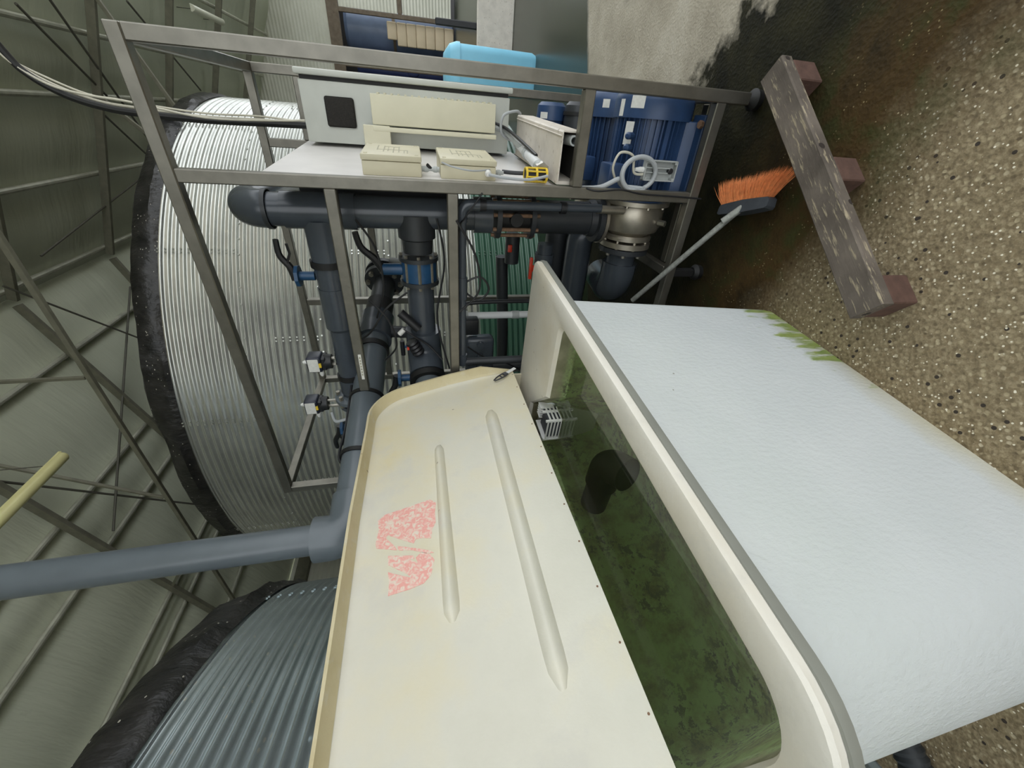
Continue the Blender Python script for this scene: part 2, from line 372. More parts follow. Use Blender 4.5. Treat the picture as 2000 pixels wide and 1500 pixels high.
def spline(pts, n=8):
    out = []; m = len(pts)
    for i in range(m - 1):
        p0, p1, p2, p3 = pts[max(i - 1, 0)], pts[i], pts[i + 1], pts[min(i + 2, m - 1)]
        for k in range(n):
            t = k / n
            out.append(.5 * ((2 * p1) + (p2 - p0) * t + (2 * p0 - 5 * p1 + 4 * p2 - p3) * t * t + (3 * p1 - p0 - 3 * p2 + p3) * t ** 3))
    out.append(pts[-1]); return out
def arc(c_in, corner, c_out, R, n=10):
    """fillet path from line c_in-corner to corner-c_out"""
    a = (c_in - corner).normalized(); b = (c_out - corner).normalized()
    ang = a.angle(b); L = R / math.tan(ang / 2); s, e = corner + a * L, corner + b * L
    cen = corner + (a + b).normalized() * (R / math.sin(ang / 2)); u = s - cen; v = e - cen; th = u.angle(v)
    return [cen + (u * math.sin((1 - k / n) * th) + v * math.sin(k / n * th)) / math.sin(th) for k in range(n + 1)]
def bolts(bm, o, d, R, n, r=.009, h=.012, ph=0):
    d = d.normalized(); x, y = basis(d)
    for i in range(n):
        a = 2 * PI * (i + ph) / n; c = o + (x * math.cos(a) + y * math.sin(a)) * R; cyl(bm, c, c + d * h, r, 6)
def loft(bm, loops, close=True, capa=False, capb=False):
    R = [[bm.verts.new(v) for v in L] for L in loops]; n = len(R[0])
    for A, B in zip(R, R[1:]):
        for i in range(n if close else n - 1):
            j = (i + 1) % n; bm.faces.new((A[i], A[j], B[j], B[i]))
    if capa: bm.faces.new(R[0])
    if capb: bm.faces.new(R[-1])
    return R
def prism(bm, poly, fn, n0, n1):
    A = [bm.verts.new(fn(a, b, n0)) for a, b in poly]; B = [bm.verts.new(fn(a, b, n1)) for a, b in poly]; k = len(poly)
    bm.faces.new(A); bm.faces.new(B)
    for i in range(k): bm.faces.new((A[i], A[(i + 1) % k], B[(i + 1) % k], B[i]))

def obj(name, bm, mat, parent=None, base=None, sharp=32, renorm=True):
    """link a bmesh built in world coordinates as ONE mesh object with its origin at a sensible place"""
    if renorm: bmesh.ops.recalc_face_normals(bm, faces=bm.faces)
    for f in bm.faces: f.smooth = True
    lim = math.radians(sharp)
    for e in bm.edges:
        if len(e.link_faces) == 2 and e.calc_face_angle(0) > lim: e.smooth = False
    if parent is not None:
        root = parent; off = Vector(root['_o'])
    else:
        if base is None:
            xs = [v.co for v in bm.verts]
            base = Vector(((min(v.x for v in xs) + max(v.x for v in xs)) / 2, (min(v.y for v in xs) + max(v.y for v in xs)) / 2, min(v.z for v in xs)))
        off = base
    for v in bm.verts: v.co -= off
    me = bpy.data.meshes.new(name); bm.to_mesh(me); bm.free()
    if mat: me.materials.append(M[mat] if isinstance(mat, str) else mat)
    o = bpy.data.objects.new(name, me); C.objects.link(o)
    if parent is None: o.location = off
    else: o.parent = parent
    o['_o'] = tuple(off)
    return o
def tag(o, label=None, cat=None, group=None, kind=None):
    for k, v in (('label', label), ('category', cat), ('group', group), ('kind', kind)):
        if v: o[k] = v
    return o
def thing(name, label, cat, loc, group=None):
    o = bpy.data.objects.new(name, None); C.objects.link(o); o.location = loc; o['_o'] = tuple(loc); o.empty_display_size = .1
    return tag(o, label, cat, group)
def struct(name, bm, mat, **k): return tag(obj(name, bm, mat, **k), kind='structure')
def B(): return bmesh.new()
def part(name, fn, mat, parent, label=None, **k):
    bm = B(); fn(bm); o = obj(name, bm, mat, parent, **k)
    if label: o['label'] = label
    return o
def single(name, fn, mat, label, cat, group=None, **k):
    bm = B(); fn(bm); return tag(obj(name, bm, mat, **k), label, cat, group)

# ------------------------------------------------------------------ camera
F = 760.0
def unit(v): return Vector(v).normalized()
dn = unit((225, 3500, F)); upc = -dn                      # world up seen in the upright camera's axes (x right, y down, z forward)
fwc = Vector((0, 0, 1)); fwc = (fwc - upc * fwc.dot(upc)).normalized(); rtc = fwc.cross(upc)
if rtc.x < 0: rtc = -rtc
def w(c): return Vector((c.dot(rtc), c.dot(fwc), c.dot(upc)))
ex, ey, ez = w(Vector((1, 0, 0))), w(Vector((0, 1, 0))), w(Vector((0, 0, 1)))
cam = bpy.data.cameras.new('camera'); co = bpy.data.objects.new('camera', cam); C.objects.link(co)
rot = Matrix((ey, ex, -ez)).transposed()                  # the photograph is turned on its side
co.matrix_world = Matrix.Translation((0, 0, H)) @ rot.to_4x4()
cam.sensor_width = 36; cam.lens = 36 * F / 2000; cam.clip_start = .02; cam.clip_end = 200
SC.camera = co

# ================================================================== the hall
bm = B()
vs = [bm.verts.new(v) for v in (P(-9, -9, 0), P(9.6, -9, 0), P(9.6, 15.2, 0), P(-9, 15.2, 0))]; bm.faces.new(vs)
struct('floor', bm, 'floor', base=Vector((0, 0, 0)))

def roof_z(p):
    return (8.07 - .34 * (p - .154)) if p > 2.70 else (6.28 + .36 * (p - .154))
PURL = [-2.6, -1.45, -.45, .30, 1.35, 2.55, 3.55, 4.95, 5.58, 6.75, 7.05, 7.85]
def roof_mesh(bm, q0, q1):
    ps = []
    knots = [-3.75] + PURL + [9.35]
    for a, b in zip(knots, knots[1:]):
        for k in range(6):
            t = k / 6; p = a + (b - a) * t; ps.append((p, roof_z(p) + .07 - .05 * math.sin(PI * t) ** 2))
    ps.append((9.35, roof_z(9.35) + .07))
    A = []
    for q in (q0, q1):
        A.append([bm.verts.new(P(p, q, z)) for p, z in ps] + [bm.verts.new(P(p, q, z + .03)) for p, z in reversed(ps)])
    n = len(A[0])
    for i in range(n): bm.faces.new((A[0][i], A[0][(i + 1) % n], A[1][(i + 1) % n], A[1][i]))
bm = B(); roof_mesh(bm, -6.75, 15.1); struct('ceiling', bm, 'membrane')
for i, p in enumerate(PURL):
    if p < -2: continue
    single('roof_purlin', lambda bm: cyl(bm, P(p, -6.6, roof_z(p) - .02), P(p, 14.9, roof_z(p) - .02), .038, 10), 'purlin',
           'galvanised tube purlin running lengthwise under the grey roof membrane', 'roof tube', 'purlins under the roof')
for i, qc in enumerate((4.25, 6.35, 8.5, 10.7, 12.9, 15.1)):
    q = qc - 1.973
    lab = ['roof truss with horizontal tie beam, nearest the viewer', 'roof truss second from the viewer, above the front of the tank',
           'roof truss third from the viewer, over the tank', 'roof truss fourth from the viewer, behind the tank rim',
           'roof truss fifth from the viewer, near the end wall', 'roof truss sixth from the viewer, close to the end wall'][i]
    t = thing('roof_truss', lab, 'roof truss', P(2.7, q, 7.0), 'trusses under the roof')
    part('rafter', lambda bm: bar(bm, P(2.74, q, 7.06), P(9.28, q, roof_z(9.28) - .13), .06, .11, E2), 'truss', t)
    part('rafter', lambda bm: bar(bm, P(2.66, q, 7.06), P(-3.7, q, roof_z(-3.7) - .13), .06, .11, E2), 'truss', t)
    if i == 0:
        part('tie_beam', lambda bm: bar(bm, P(-.5, q, 5.06), P(8.9, q, 5.06), .045, .05, E2), 'truss', t)
        for a, b in ((2.7, 2.7), (4.6, 3.6), (5.6, 6.6)):
            part('strut', lambda bm: bar(bm, P(a, q, 5.1), P(b, q, roof_z(b) - .15), .035, .035, E2), 'truss', t)
    if i == 2:
        for a, b in ((1.3, .3), (.4, -.9)):
            part('strut', lambda bm: bar(bm, P(a, q, 5.2), P(b, q, roof_z(b) - .15), .05, .05, E2), 'truss', t)
WIRES = [((-.55, 5.2), (.28, 6.75)), ((-.72, 5.6), (1.19, 8.17)), ((-.95, 7.42), (.09, 10.15)), ((.54, 6.58), (1.9, 9.1)),
         ((1.2, 9.0), (2.24, 4.97)), ((2.4, 4.2), (4.2, 5.8)), ((4.04, 2.3), (6.3, 3.66)), ((5.4, 2.5), (3.2, 6.3))]
for i, (a, b) in enumerate(WIRES):
    za, zb = roof_z(a[0]) - .12 - .05 * (i % 2), roof_z(b[0]) - .12 - .05 * (i % 2)
    single('brace_wire', lambda bm: cyl(bm, P(a[0], a[1], za), P(b[0], b[1], zb), .016, 6), 'wire',
           'thin dark bracing rod stretched diagonally below the roof membrane', 'brace', 'bracing rods under the roof')
# walls
def gable(bm, q, th, hole):
    x0, x1, z1 = hole
    poly = [(9.3, 0), (9.3, roof_z(9.3) + .09), (2.7, roof_z(2.7) + .09), (-3.76, roof_z(-3.76) + .09), (-3.76, 0), (x0, 0), (x0, z1), (x1, z1), (x1, 0)]
    prism(bm, poly, lambda a, b, n: P(a, n, b), q, q + th)
bm = B(); gable(bm, 15.0, .1, (-3.3, -.7, 3.55)); struct('wall_back', bm, 'ribwall')
bm = B(); pbox(bm, 9.3, 9.4, -6.65, 15.0, 0, 5.0); struct('wall_left', bm, 'ribwall')
bm = B(); prism(bm, [(9.3, 0), (9.3, roof_z(9.3)), (2.7, roof_z(2.7)), (1.2, roof_z(1.2)), (1.2, 0)], lambda a, b, n: P(a, n, b), -6.75, -6.65); struct('wall_front', bm, 'ribwall')
bm = B(); pbox(bm, 9.15, 9.3, -6.6, 14.95, 4.6, 4.86); struct('trim_1', bm, 'truss')
bm = B(); pbox(bm, -3.4, -.6, 14.86, 15.0, 3.52, 3.86); struct('trim_2', bm, 'rustframe')
# the room seen through the opening in the end wall
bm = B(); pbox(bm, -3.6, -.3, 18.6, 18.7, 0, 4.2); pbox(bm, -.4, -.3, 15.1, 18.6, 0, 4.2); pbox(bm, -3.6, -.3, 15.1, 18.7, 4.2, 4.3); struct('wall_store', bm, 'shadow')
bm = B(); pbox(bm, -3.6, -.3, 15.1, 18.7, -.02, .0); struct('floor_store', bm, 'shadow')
part0 = thing('partition_frame', 'rusty steel partition frame with white infill panels in the end opening', 'partition', P(-2.6, 14.9, 0))
part('post', lambda bm: pbox(bm, -2.3, -2.19, 14.85, 14.95, 0, 3.52, .01), 'rustframe', part0)
part('post', lambda bm: pbox(bm, -1.0, -.9, 14.85, 14.95, 0, 3.52, .01), 'rustframe', part0)
part('rail', lambda bm: pbox(bm, -3.3, -2.3, 14.86, 14.94, 1.65, 1.78, .01), 'rustframe', part0)
part('infill_panel', lambda bm: pbox(bm, -3.3, -2.31, 14.88, 14.92, 1.79, 3.5), 'ribwall', part0)
part('infill_panel', lambda bm: pbox(bm, -3.3, -2.31, 14.88, 14.92, .15, 1.64), 'ribwall', part0)
def drum(bm, c, r, h):
    lathe(bm, c, UP, [(0, r * .9), (.05, r), (h * .3, r), (h * .32, r * 1.02), (h * .35, r), (h * .65, r), (h * .67, r * 1.02), (h * .7, r), (h - .12, r), (h - .02, r * .86), (h, r * .4)], 28)
d = thing('storage_tank', 'tall blue grey plastic tank behind the end opening', 'tank', P(-1.95, 16.0, 0))
pb_ = part('tank_body', lambda bm: drum(bm, P(-1.95, 16.0, 0), .54, 3.5), 'bluegrey', d)
part('tank_band', lambda bm: lathe(bm, P(-1.95, 16.0, 1.9), UP, [(0, .54), (0, .57), (.09, .57), (.09, .54)], 28, cap=False), 'rustframe', pb_)
d = thing('storage_tank', 'dark navy plastic tank left of the blue grey one in the end opening', 'tank', P(-1.15, 15.85, 0))
pb_ = part('tank_body', lambda bm: drum(bm, P(-.98, 15.9, 0), .40, 3.25), 'navybarrel', d)
part('manway_cover', lambda bm: lathe(bm, P(-1.05, 15.53, 1.4), -E2, [(0, .22), (.06, .22), (.08, .17), (.08, 0)], 24), 'navybarrel', pb_)
single('fluted_sheet', lambda bm: [pbox(bm, -2.14, -1.56 - (.14 if i == 6 else 0), 15.02, 15.10, .05 + .3 * i, .05 + .3 * i + .295, .03, 3) for i in range(7)],
       'beige', 'beige fluted sheet leaning in the end opening before the tanks', 'sheet')
# low white board, cyan bin, black post by the standing water
single('low_board', lambda bm: pbox(bm, -1.6, -.55, 5.72, 5.78, 0, .55, .01), 'duct', 'low whitish board standing at the far edge of the standing water', 'board')
t = thing('plastic_bin', 'cyan blue rounded plastic bin standing behind the cabinet', 'bin', P(-.33, 4.5, 0))
def rr(s0, s1, t0, t1, r, n=6, fn=T, z=0):
    """rounded rectangle; r = radius or (s0t0, s1t0, s1t1, s0t1)"""
    if not hasattr(r, '__len__'): r = (r,) * 4
    out = []
    for (cx, cy, a0, rad) in ((s0 + r[0], t0 + r[0], PI, r[0]), (s1 - r[1], t0 + r[1], 1.5 * PI, r[1]), (s1 - r[2], t1 - r[2], 0, r[2]), (s0 + r[3], t1 - r[3], .5 * PI, r[3])):
        for k in range(n + 1):
            a = a0 + .5 * PI * k / n; out.append(fn(cx + rad * math.cos(a), cy + rad * math.sin(a), z))
    return out
def binb(bm):
    L = [rr(-.54, -.12, 4.22, 4.78, .07, 5, P, 0.0), rr(-.56, -.10, 4.2, 4.8, .08, 5, P, .05), rr(-.57, -.08, 4.19, 4.81, .08, 5, P, .93), rr(-.57, -.08, 4.19, 4.81, .08, 5, P, .96)]
    loft(bm, L, True, True, True)
def binl(bm):
    L = [rr(-.585, -.065, 4.175, 4.825, .09, 5, P, .96), rr(-.585, -.065, 4.175, 4.825, .09, 5, P, 1.0), rr(-.56, -.09, 4.2, 4.8, .09, 5, P, 1.08), rr(-.5, -.15, 4.26, 4.74, .08, 5, P, 1.13), rr(-.44, -.2, 4.32, 4.68, .06, 5, P, 1.14)]
    loft(bm, L, True, True, True)
part('bin_body', binb, 'cyan', t); part('bin_lid', binl, 'cyan', t)
single('black_post', lambda bm: pbox(bm, -1.02, -.94, 5.9, 5.98, 0, 1.15, .01), 'blackp', 'black post rising behind the low whitish board', 'post')
# lamps
def lamp(p, q0, q1, z, mat, lab):
    t = thing('ceiling_lamp', lab, 'lamp', P(p, (q0 + q1) / 2, z), 'long lamps under the roof')
    def dif(bm):
        n = 12; loops = []
        for q in (q0, q0 + .02, q1 - .02, q1):
            s = .8 if q in (q0, q1) else 1
            loops.append([P(p + .055 * s * math.cos(PI + PI * k / n), q, z + .05 + .05 * s * math.sin(PI + PI * k / n)) for k in range(n + 1)])
        loft(bm, loops, True, True, True)
    part('lamp_cover', dif, mat, t)
    part('lamp_housing', lambda bm: pbox(bm, p - .06, p + .06, q0 - .01, q1 + .01, z + .05, z + .085, .008), mat, t)
    for q in (q0 + .15, q1 - .15):
        part('hanger', lambda bm: cyl(bm, P(p, q, z + .08), P(p, q, roof_z(p) + .02), .006, 6), 'wire', t)
lamp(3.5, .7, 2.0, 5.45, 'lamp', 'long yellowish lamp under the roof, nearer one above the tanks')
lamp(-1.18, 9.2, 10.7, 5.45, 'lamp2', 'pale long lamp under the roof near the end wall')

# ================================================================== tanks
def shell(bm, c, R, h, pitch=.076, amp=.011, seg=160, sub=8):
    n = int(round(h / pitch)) * sub; rings = []
    for i in range(n + 1):
        z = h * i / n; r = R + amp * math.cos(2 * PI * i / sub)
        rings.append([bm.verts.new(c + Vector((r * math.cos(2 * PI * k / seg), r * math.sin(2 * PI * k / seg), z))) for k in range(seg)])
    for a, b in zip(rings, rings[1:]):
        for k in range(seg): bm.faces.new((a[k], a[(k + 1) % seg], b[(k + 1) % seg], b[k]))
def liner(bm, c, R, h, th, seg=220, wr=.03, seed=0):
    prof = [(-.03, .012), (.01, .03), (th * .25, .05), (th * .6, .045), (th * .9, .03), (th, -.01), (th * .97, -.06), (th * .5, -.1), (-.05, -.1)]
    rings = []
    for j, (z, r) in enumerate(prof):
        ring = []
        for k in range(seg):
            a = 2 * PI * k / seg
            d = noise.noise(Vector((a * R * 2.2 + seed, j * .7, seed))) * wr + noise.noise(Vector((a * R * 7 + j * .9, j * 1.3, seed + 5))) * wr * .6
            if j in (0, 8): d *= .2
            zz = z + (noise.noise(Vector((a * R * 1.4, seed + 9, 0))) * .035 if 3 <= j <= 7 else 0)
            rr_ = R + r + max(d, -.02)
            ring.append(bm.verts.new(c + Vector((rr_ * math.cos(a), rr_ * math.sin(a), h + zz))))
        rings.append(ring)
    for a, b in zip(rings, rings[1:]):
        for k in range(seg): bm.faces.new((a[k], a[(k + 1) % seg], b[(k + 1) % seg], b[k]))
def tank_bolts(bm, c, R, h, a0, a1, rows, cols, facing):
    for ang, z in [(a, zz) for zz in rows for a in [a0 + (a1 - a0) * k / 46 for k in range(47)]]:
        d = Vector((math.cos(ang), math.sin(ang), 0)); o = c + d * (R + .008) + UP * z; cyl(bm, o, o + d * .012, .011, 6)
    for ang, z0, z1 in cols:
        k = 0
        z = z0
        while z < z1:
            for da in (-.012 / R * 1.6, .012 / R * 1.6):
                d = Vector((math.cos(ang + da), math.sin(ang + da), 0)); o = c + d * (R + .009) + UP * z; cyl(bm, o, o + d * .012, .010, 6)
            z += .076
TC, TR, TH = Vector((1.302, 9.335, 0)), 4.264, 4.484
t = thing('water_tank', 'large round corrugated steel tank with black liner rim behind the pipework', 'tank', TC)
part('liner_rim', lambda bm: liner(bm, TC, TR, TH, .24, seed=1), 'liner', t)
rows = [TH - .076 * k - .0 for k in (11, 22, 33, 44)]
cols = []
for k, z1 in enumerate([TH - .02] + rows):
    z0 = (rows + [.4])[k] + .05
    for a in range(5): cols.append((math.radians(222 + a * 27 + (13 if k % 2 else 0)), z0, min(z1, z0 + .5) if k else z1))
part('tank_wall', lambda bm: [shell(bm, TC, TR, TH), tank_bolts(bm, TC, TR, TH, math.radians(205), math.radians(325), rows, cols, None)], 'tank', t)
TC2, TR2, TH2 = Vector((-4.92, 2.375, 0)), 3.567, 2.85
t = thing('water_tank', 'dull corrugated steel tank with black liner rim left of the fibreglass lid', 'tank', TC2)
part('liner_rim', lambda bm: liner(bm, TC2, TR2, TH2, .22, seed=4, wr=.035), 'liner', t)
rows2 = [TH2 - TH2 / 47 * k for k in (12, 24, 36)]
cols2 = [(math.radians(a), TH2 - .72, TH2 - .02) for a in (-25, 12, 48)]
part('tank_wall', lambda bm: [shell(bm, TC2, TR2, TH2, TH2 / 47, .010), tank_bolts(bm, TC2, TR2, TH2, math.radians(-70), math.radians(70), rows2, cols2, None)], 'tank2', t)
# hose fittings over the main tank's rim
t = thing('rim_hose_fitting', 'pale blue hose and fitting hanging over the large tank rim', 'hose', P(.62, 4.6, 4.5))
hp = [TC + Vector((math.cos(a), math.sin(a), 0)) * r + UP * z for a, r, z in ((math.radians(304), 4.1, 4.85), (math.radians(303.5), 4.3, 4.8), (math.radians(303), 4.36, 4.6), (math.radians(302.8), 4.36, 4.38))]
part('hose', lambda bm: sweep(bm, spline(hp), .03, 10), 'bluegrey', t)
part('clamp', lambda bm: lathe(bm, hp[2], UP, [(-.03, .045), (.03, .045)], 16), 'blackp', t)

# ================================================================== steel skid
FB = .025
sk = thing('equipment_frame', 'stainless steel tube frame carrying the pumps, pipes and cabinet', 'steel frame', P(1.12, .65, 0))
def post(p, q, z0, z1): part('post', lambda bm: pbox(bm, p - FB, p + FB, q - FB, q + FB, z0, z1, .004), 'steel', sk)
def railp(p0, p1, q, z): part('rail', lambda bm: pbox(bm, p0, p1, q - FB, q + FB, z - FB, z + FB, .004), 'steel', sk)
def railq(q0, q1, p, z): part('rail', lambda bm: pbox(bm, p - FB, p + FB, q0, q1, z - FB, z + FB, .004), 'steel', sk)
ZT = 2.535
post(0, 0, .06, ZT - FB); post(.425, 0, .225, ZT - FB); post(2.25, 0, .06, ZT - FB)
post(0, 1.29, .06, ZT - FB); post(.385, 1.29, .225, ZT - FB); post(1.49, 1.29, .225, ZT - FB); post(2.25, 1.29, .06, ZT - FB)
railp(-FB, 2.275, 0, ZT); railp(-FB, 2.275, 1.29, ZT)
railq(FB, 1.265, 0, ZT); railq(FB, 1.265, 2.25, ZT)
railp(.45, 1.50, 0, 1.955); railp(.45, 2.225, 0, 1.435)
railp(FB, .40, 0, .845); railp(FB, 2.225, 0, .2); railp(FB, 2.225, 1.29, .2); railp(.41, 2.225, 1.29, 1.945)
railp(FB, .36, 1.29, 2.265)
railq(FB, 1.265, 0, .2); railq(FB, 1.265, .82, .2); railq(FB, 1.265, 2.25, .2)
railp(FB, .795, .13, .15)
for p, q in ((0, 0), (2.25, 0), (0, 1.29), (2.25, 1.29)):
    part('foot', lambda bm: lathe(bm, P(p, q, 0), UP, [(0, .04), (.03, .045), (.045, .03), (.065, .022)], 18), 'rubber', sk)
def mid_foot(bm):
    pbox(bm, .80, .84, -.02, .02, .05, .178, .003); lathe(bm, P(.82, 0, 0), UP, [(0, .04), (.03, .045), (.05, .03)], 18)
part('foot', mid_foot, 'rubber', sk)
part('rating_label', lambda bm: pbox(bm, 1.26, 1.42, -FB - .0015, -FB, 1.943, 1.958), 'label', sk, 'white strip label with small print')
part('label_print', lambda bm: [pbox(bm, 1.275 + .018 * i, 1.286 + .018 * i, -FB - .0025, -FB - .0015, 1.947, 1.954) for i in range(7)], 'ink', sk)

# backing board and cabinet
def bp(q, d=0): return .42 - .0567 * q - d        # board face leans slightly inwards with depth
def BP(q, d, z): return P(bp(q, d), q, z)
def bbox(bm, q0, q1, d0, d1, z0, z1, bev=0, seg=1):
    a = (P(bp(1), 1, 0) - P(bp(0), 0, 0)).normalized(); n = Vector((a.y, -a.x, 0))
    if n.dot(E1) > 0: n = -n
    c = (BP(q0, 0, 0) + BP(q1, 0, 0)) / 2 + n * ((d0 + d1) / 2) + UP * ((z0 + z1) / 2)
    box(bm, c, (a, n, UP), ((BP(q1, 0, 0) - BP(q0, 0, 0)).length, d1 - d0, z1 - z0), bev, seg)
single('backing_board', lambda bm: bbox(bm, -.02, 1.26, -.014, 0, .90, 2.245, .002), 'board',
       'upright white board carrying the junction boxes and cabinet', 'board')
cb = thing('control_cabinet', 'light grey electrical cabinet with a black fan filter', 'electrical cabinet', P(.18, 1.1, .99))
cbody = part('cabinet_body', lambda bm: pbox(bm, .045, .345, .955, 1.262, .99, 2.20, .006, 2), 'cab', cb)
cdoor = part('cabinet_door', lambda bm: pbox(bm, -.005, .025, .94, 1.262, .975, 2.215, .008, 2), 'cab', cb)
part('door_seal', lambda bm: pbox(bm, .025, .045, .965, 1.255, 1.0, 2.19), 'rubber', cdoor)
part('fan_filter', lambda bm: pbox(bm, .114, .262, .94, .956, 1.915, 2.075, .012, 3), 'grille', cbody, 'black fan filter')
t = thing('cable_trunking', 'long cream cable trunking fixed on the cabinet front', 'trunking', P(.18, .9, 1.1))
part('trunking_cover', lambda bm: [pbox(bm, .085, .232, .85, .866, 1.095, 1.815, .004, 2), pbox(bm, .240, .264, .838, .866, 1.088, 1.815, .004, 2)], 'trunk', t)
def slots(bm):
    pbox(bm, .088, .098, .866, .952, 1.098, 1.812, .001); pbox(bm, .250, .260, .866, .952, 1.098, 1.812, .001)
    for i in range(18): pbox(bm, .078, .086, .85, .935, 1.12 + .038 * i, 1.132 + .038 * i)
part('trunking_base', slots, 'trunk', t)
part('end_bracket', lambda bm: [pbox(bm, .235, .345, .84, .85, 1.72, 1.87, .003), pbox(bm, .335, .345, .85, .95, 1.72, 1.87, .003), pbox(bm, .235, .335, .85, .90, 1.86, 1.87, .002)], 'trunk', t)
def jbox(z0, z1, lab, nm):
    t = thing('junction_box', lab, 'junction box', BP(.3, .04, z0), 'cream junction boxes on the white board')
    part('box_base', lambda bm: bbox(bm, .15, .50, 0, .06, z0 + .003, z1 - .003, .004, 2), 'jbox', t)
    jl = part('box_lid', lambda bm: bbox(bm, .145, .505, .062, .088, z0, z1, .006, 2), 'jbox', t)
    for q in (.17, .48):
        for z in (z0 + .022, z1 - .022): part('lid_screw', lambda bm: bbox(bm, q - .008, q + .008, .088, .0895, z - .008, z + .008, .002), 'jbox', jl)
    def ink(bm):
        for i, (dz, a, bq) in enumerate(((.06, .22, .30), (.075, .22, .30), (.10, .24, .42), (.125, .22, .40), (.15, .26, .34), (.15, .37, .39), (.17, .24, .42), (.20, .28, .44))):
            bbox(bm, a, bq, .0882, .0888, z0 + dz, z0 + dz + .005)
        bbox(bm, .3, .305, .0882, .0888, z0 + .06, z0 + .2); bbox(bm, .4, .405, .0882, .0888, z0 + .1, z0 + .17)
    part('pen_marks', ink, 'ink', jl)
    return t
j1 = jbox(1.562, 1.832, 'cream junction box higher on the white board, nearer the fan filter', 0)
j2 = jbox(1.206, 1.478, 'cream junction box lower on the white board, with a white cable gland', 1)
def gland(t, q, d, z, dirn, mat='white', r=.014):
    o = BP(q, d, z)
    part('cable_gland', lambda bm: lathe(bm, o, dirn, [(0, r), (.012, r), (.013, r * 1.15), (.026, r * 1.15), (.034, r * .75), (.045, r * .7)], 12), mat, t)
gland(j2, .15, .035, 1.25, -E2)
gland(j1, .2, .03, 1.562, -UP, 'greyp', .012); gland(j2, .2, .03, 1.478, UP, 'greyp', .012); gland(j2, .2, .03, 1.206, -UP, 'greyp', .012)

# wide white cable duct with its open end towards the viewer
t = thing('cable_duct', 'wide dirty white plastic cable duct with an open end, below the cabinet', 'cable duct', P(.27, .5, .815))
def duct(bm):
    prof = [(.385, .925), (.185, .925), (.178, .918), (.178, .822), (.205, .822), (.205, .827), (.184, .827), (.184, .919), (.385, .919)]
    loft(bm, [[P(p + bp(q) - bp(.05), q, z) for p, z in prof] for q in (.045, 1.0)], True, True, True)
part('duct_cover', duct, 'duct', t)
part('duct_base', lambda bm: loft(bm, [[P(p + bp(q) - bp(.05), q, z) for p, z in ((.40, .925), (.385, .925), (.385, .822), (.40, .822))] for q in (.05, 1.0)], True, True, True), 'duct', t)
part('duct_floor', lambda bm: loft(bm, [[P(p + bp(q) - bp(.05), q, z) for p, z in ((.385, .823), (.385, .829), (.206, .829), (.206, .823))] for q in (.055, 1.0)], True, True, True), 'shadow', t, 'dark inside with shade and rust in its colour')  # duct's dark hollow: shade and rust put into the plate's colour
part('edge_bead', lambda bm: sweep(bm, [P(.20 + bp(q) - bp(.05), q, .927) for q in (.045, .5, 1.0)], .003, 6), 'duct', t)
t = thing('conduit', 'short grey conduit end sticking out of the open cable duct', 'conduit', P(.21, .1, .87))
part('conduit_tube', lambda bm: lathe(bm, P(.215, .30, .87), -E2, [(0, .022), (.27, .022), (.27, .015), (.2, .015)], 16, cap=False), 'greyp', t)
t = thing('white_tube', 'white plastic tube with grey couplings lying over the cable duct', 'tube', P(.3, .45, .95))
wa, wb = P(.268, .80, .96), P(.345, .16, .98)
wd_ = (wb - wa).normalized()
part('tube_body', lambda bm: cyl(bm, wa, wb, .026, 20), 'greytube', t)
for k in (.02, .45, .93):
    part('coupling', lambda bm: lathe(bm, wa + wd_ * ((wb - wa).length * k), wd_, [(0, .026), (0, .031), (.05, .031), (.05, .026)], 18, cap=False), 'greyp', t, 'grey coupling')
part('hex_nut', lambda bm: cyl(bm, wb, wb + wd_ * .035, .034, 6), 'steel_bright', t)
t = thing('spacer_cage', 'yellow plastic lattice sleeve beside the lower junction box', 'plastic sleeve', P(.36, .12, 1.0))
def cage(bm):
    a = P(.372, .12, .965); d = UP
    for h in (0, .05, .1): lathe(bm, a + d * h, d, [(-.005, .034), (.005, .034), (.005, .029), (-.005, .029), (-.005, .034)], 18, cap=False)
    x, y = basis(d)
    for k in range(8):
        c = a + (x * math.cos(k * PI / 4) + y * math.sin(k * PI / 4)) * .0315; cyl(bm, c, c + d * .1, .004, 6)
part('sleeve', cage, 'yellow', t)
part('core', lambda bm: cyl(bm, P(.372, .12, .962), P(.372, .12, 1.068), .022, 14), 'blackp', t)

# cables on the board
def cable(name, pts, r, mat, lab, cat='cable', group=None, n=8, seg=8):
    return single(name, lambda bm: sweep(bm, spline(pts, n), r, seg), mat, lab, cat, group)
cable('cable', [BP(.105, .035, 1.25), BP(.07, .03, 1.17), BP(.06, .03, 1.06), BP(.06, .05, .97)], .007, 'cable_grey', 'grey cable running from the lower junction box gland to the duct')
cable('cable', [BP(.145, .05, 1.24), BP(.09, .05, 1.33), BP(.1, .06, 1.42), BP(.145, .07, 1.47)], .004, 'cable_grey', 'thin grey cable looped across the lower junction box')
cable('cable', [BP(.2, .03, 1.515), BP(.19, .05, 1.535), BP(.2, .03, 1.524)], .007, 'blackp', 'black cable joining the two junction boxes')
cable('cable', [BP(.24, .03, 1.16), BP(.22, .03, 1.10), BP(.2, .035, 1.0), BP(.2, .04, .95)], .010, 'blackp', 'black cable leaving the lower junction box')
cable('cable', [P(.20, .9, 1.09), P(.22, .88, 1.02), P(.27, .7, .985), P(.30, .45, .96)], .017, 'greyp', 'thick grey cable dropping from the trunking onto the duct')
cable('cable', [P(.18, .9, 1.09), P(.20, .85, 1.03), P(.24, .62, 1.0), P(.30, .3, .97)], .009, 'blackp', 'thin black cable beside the thick grey one under the trunking')
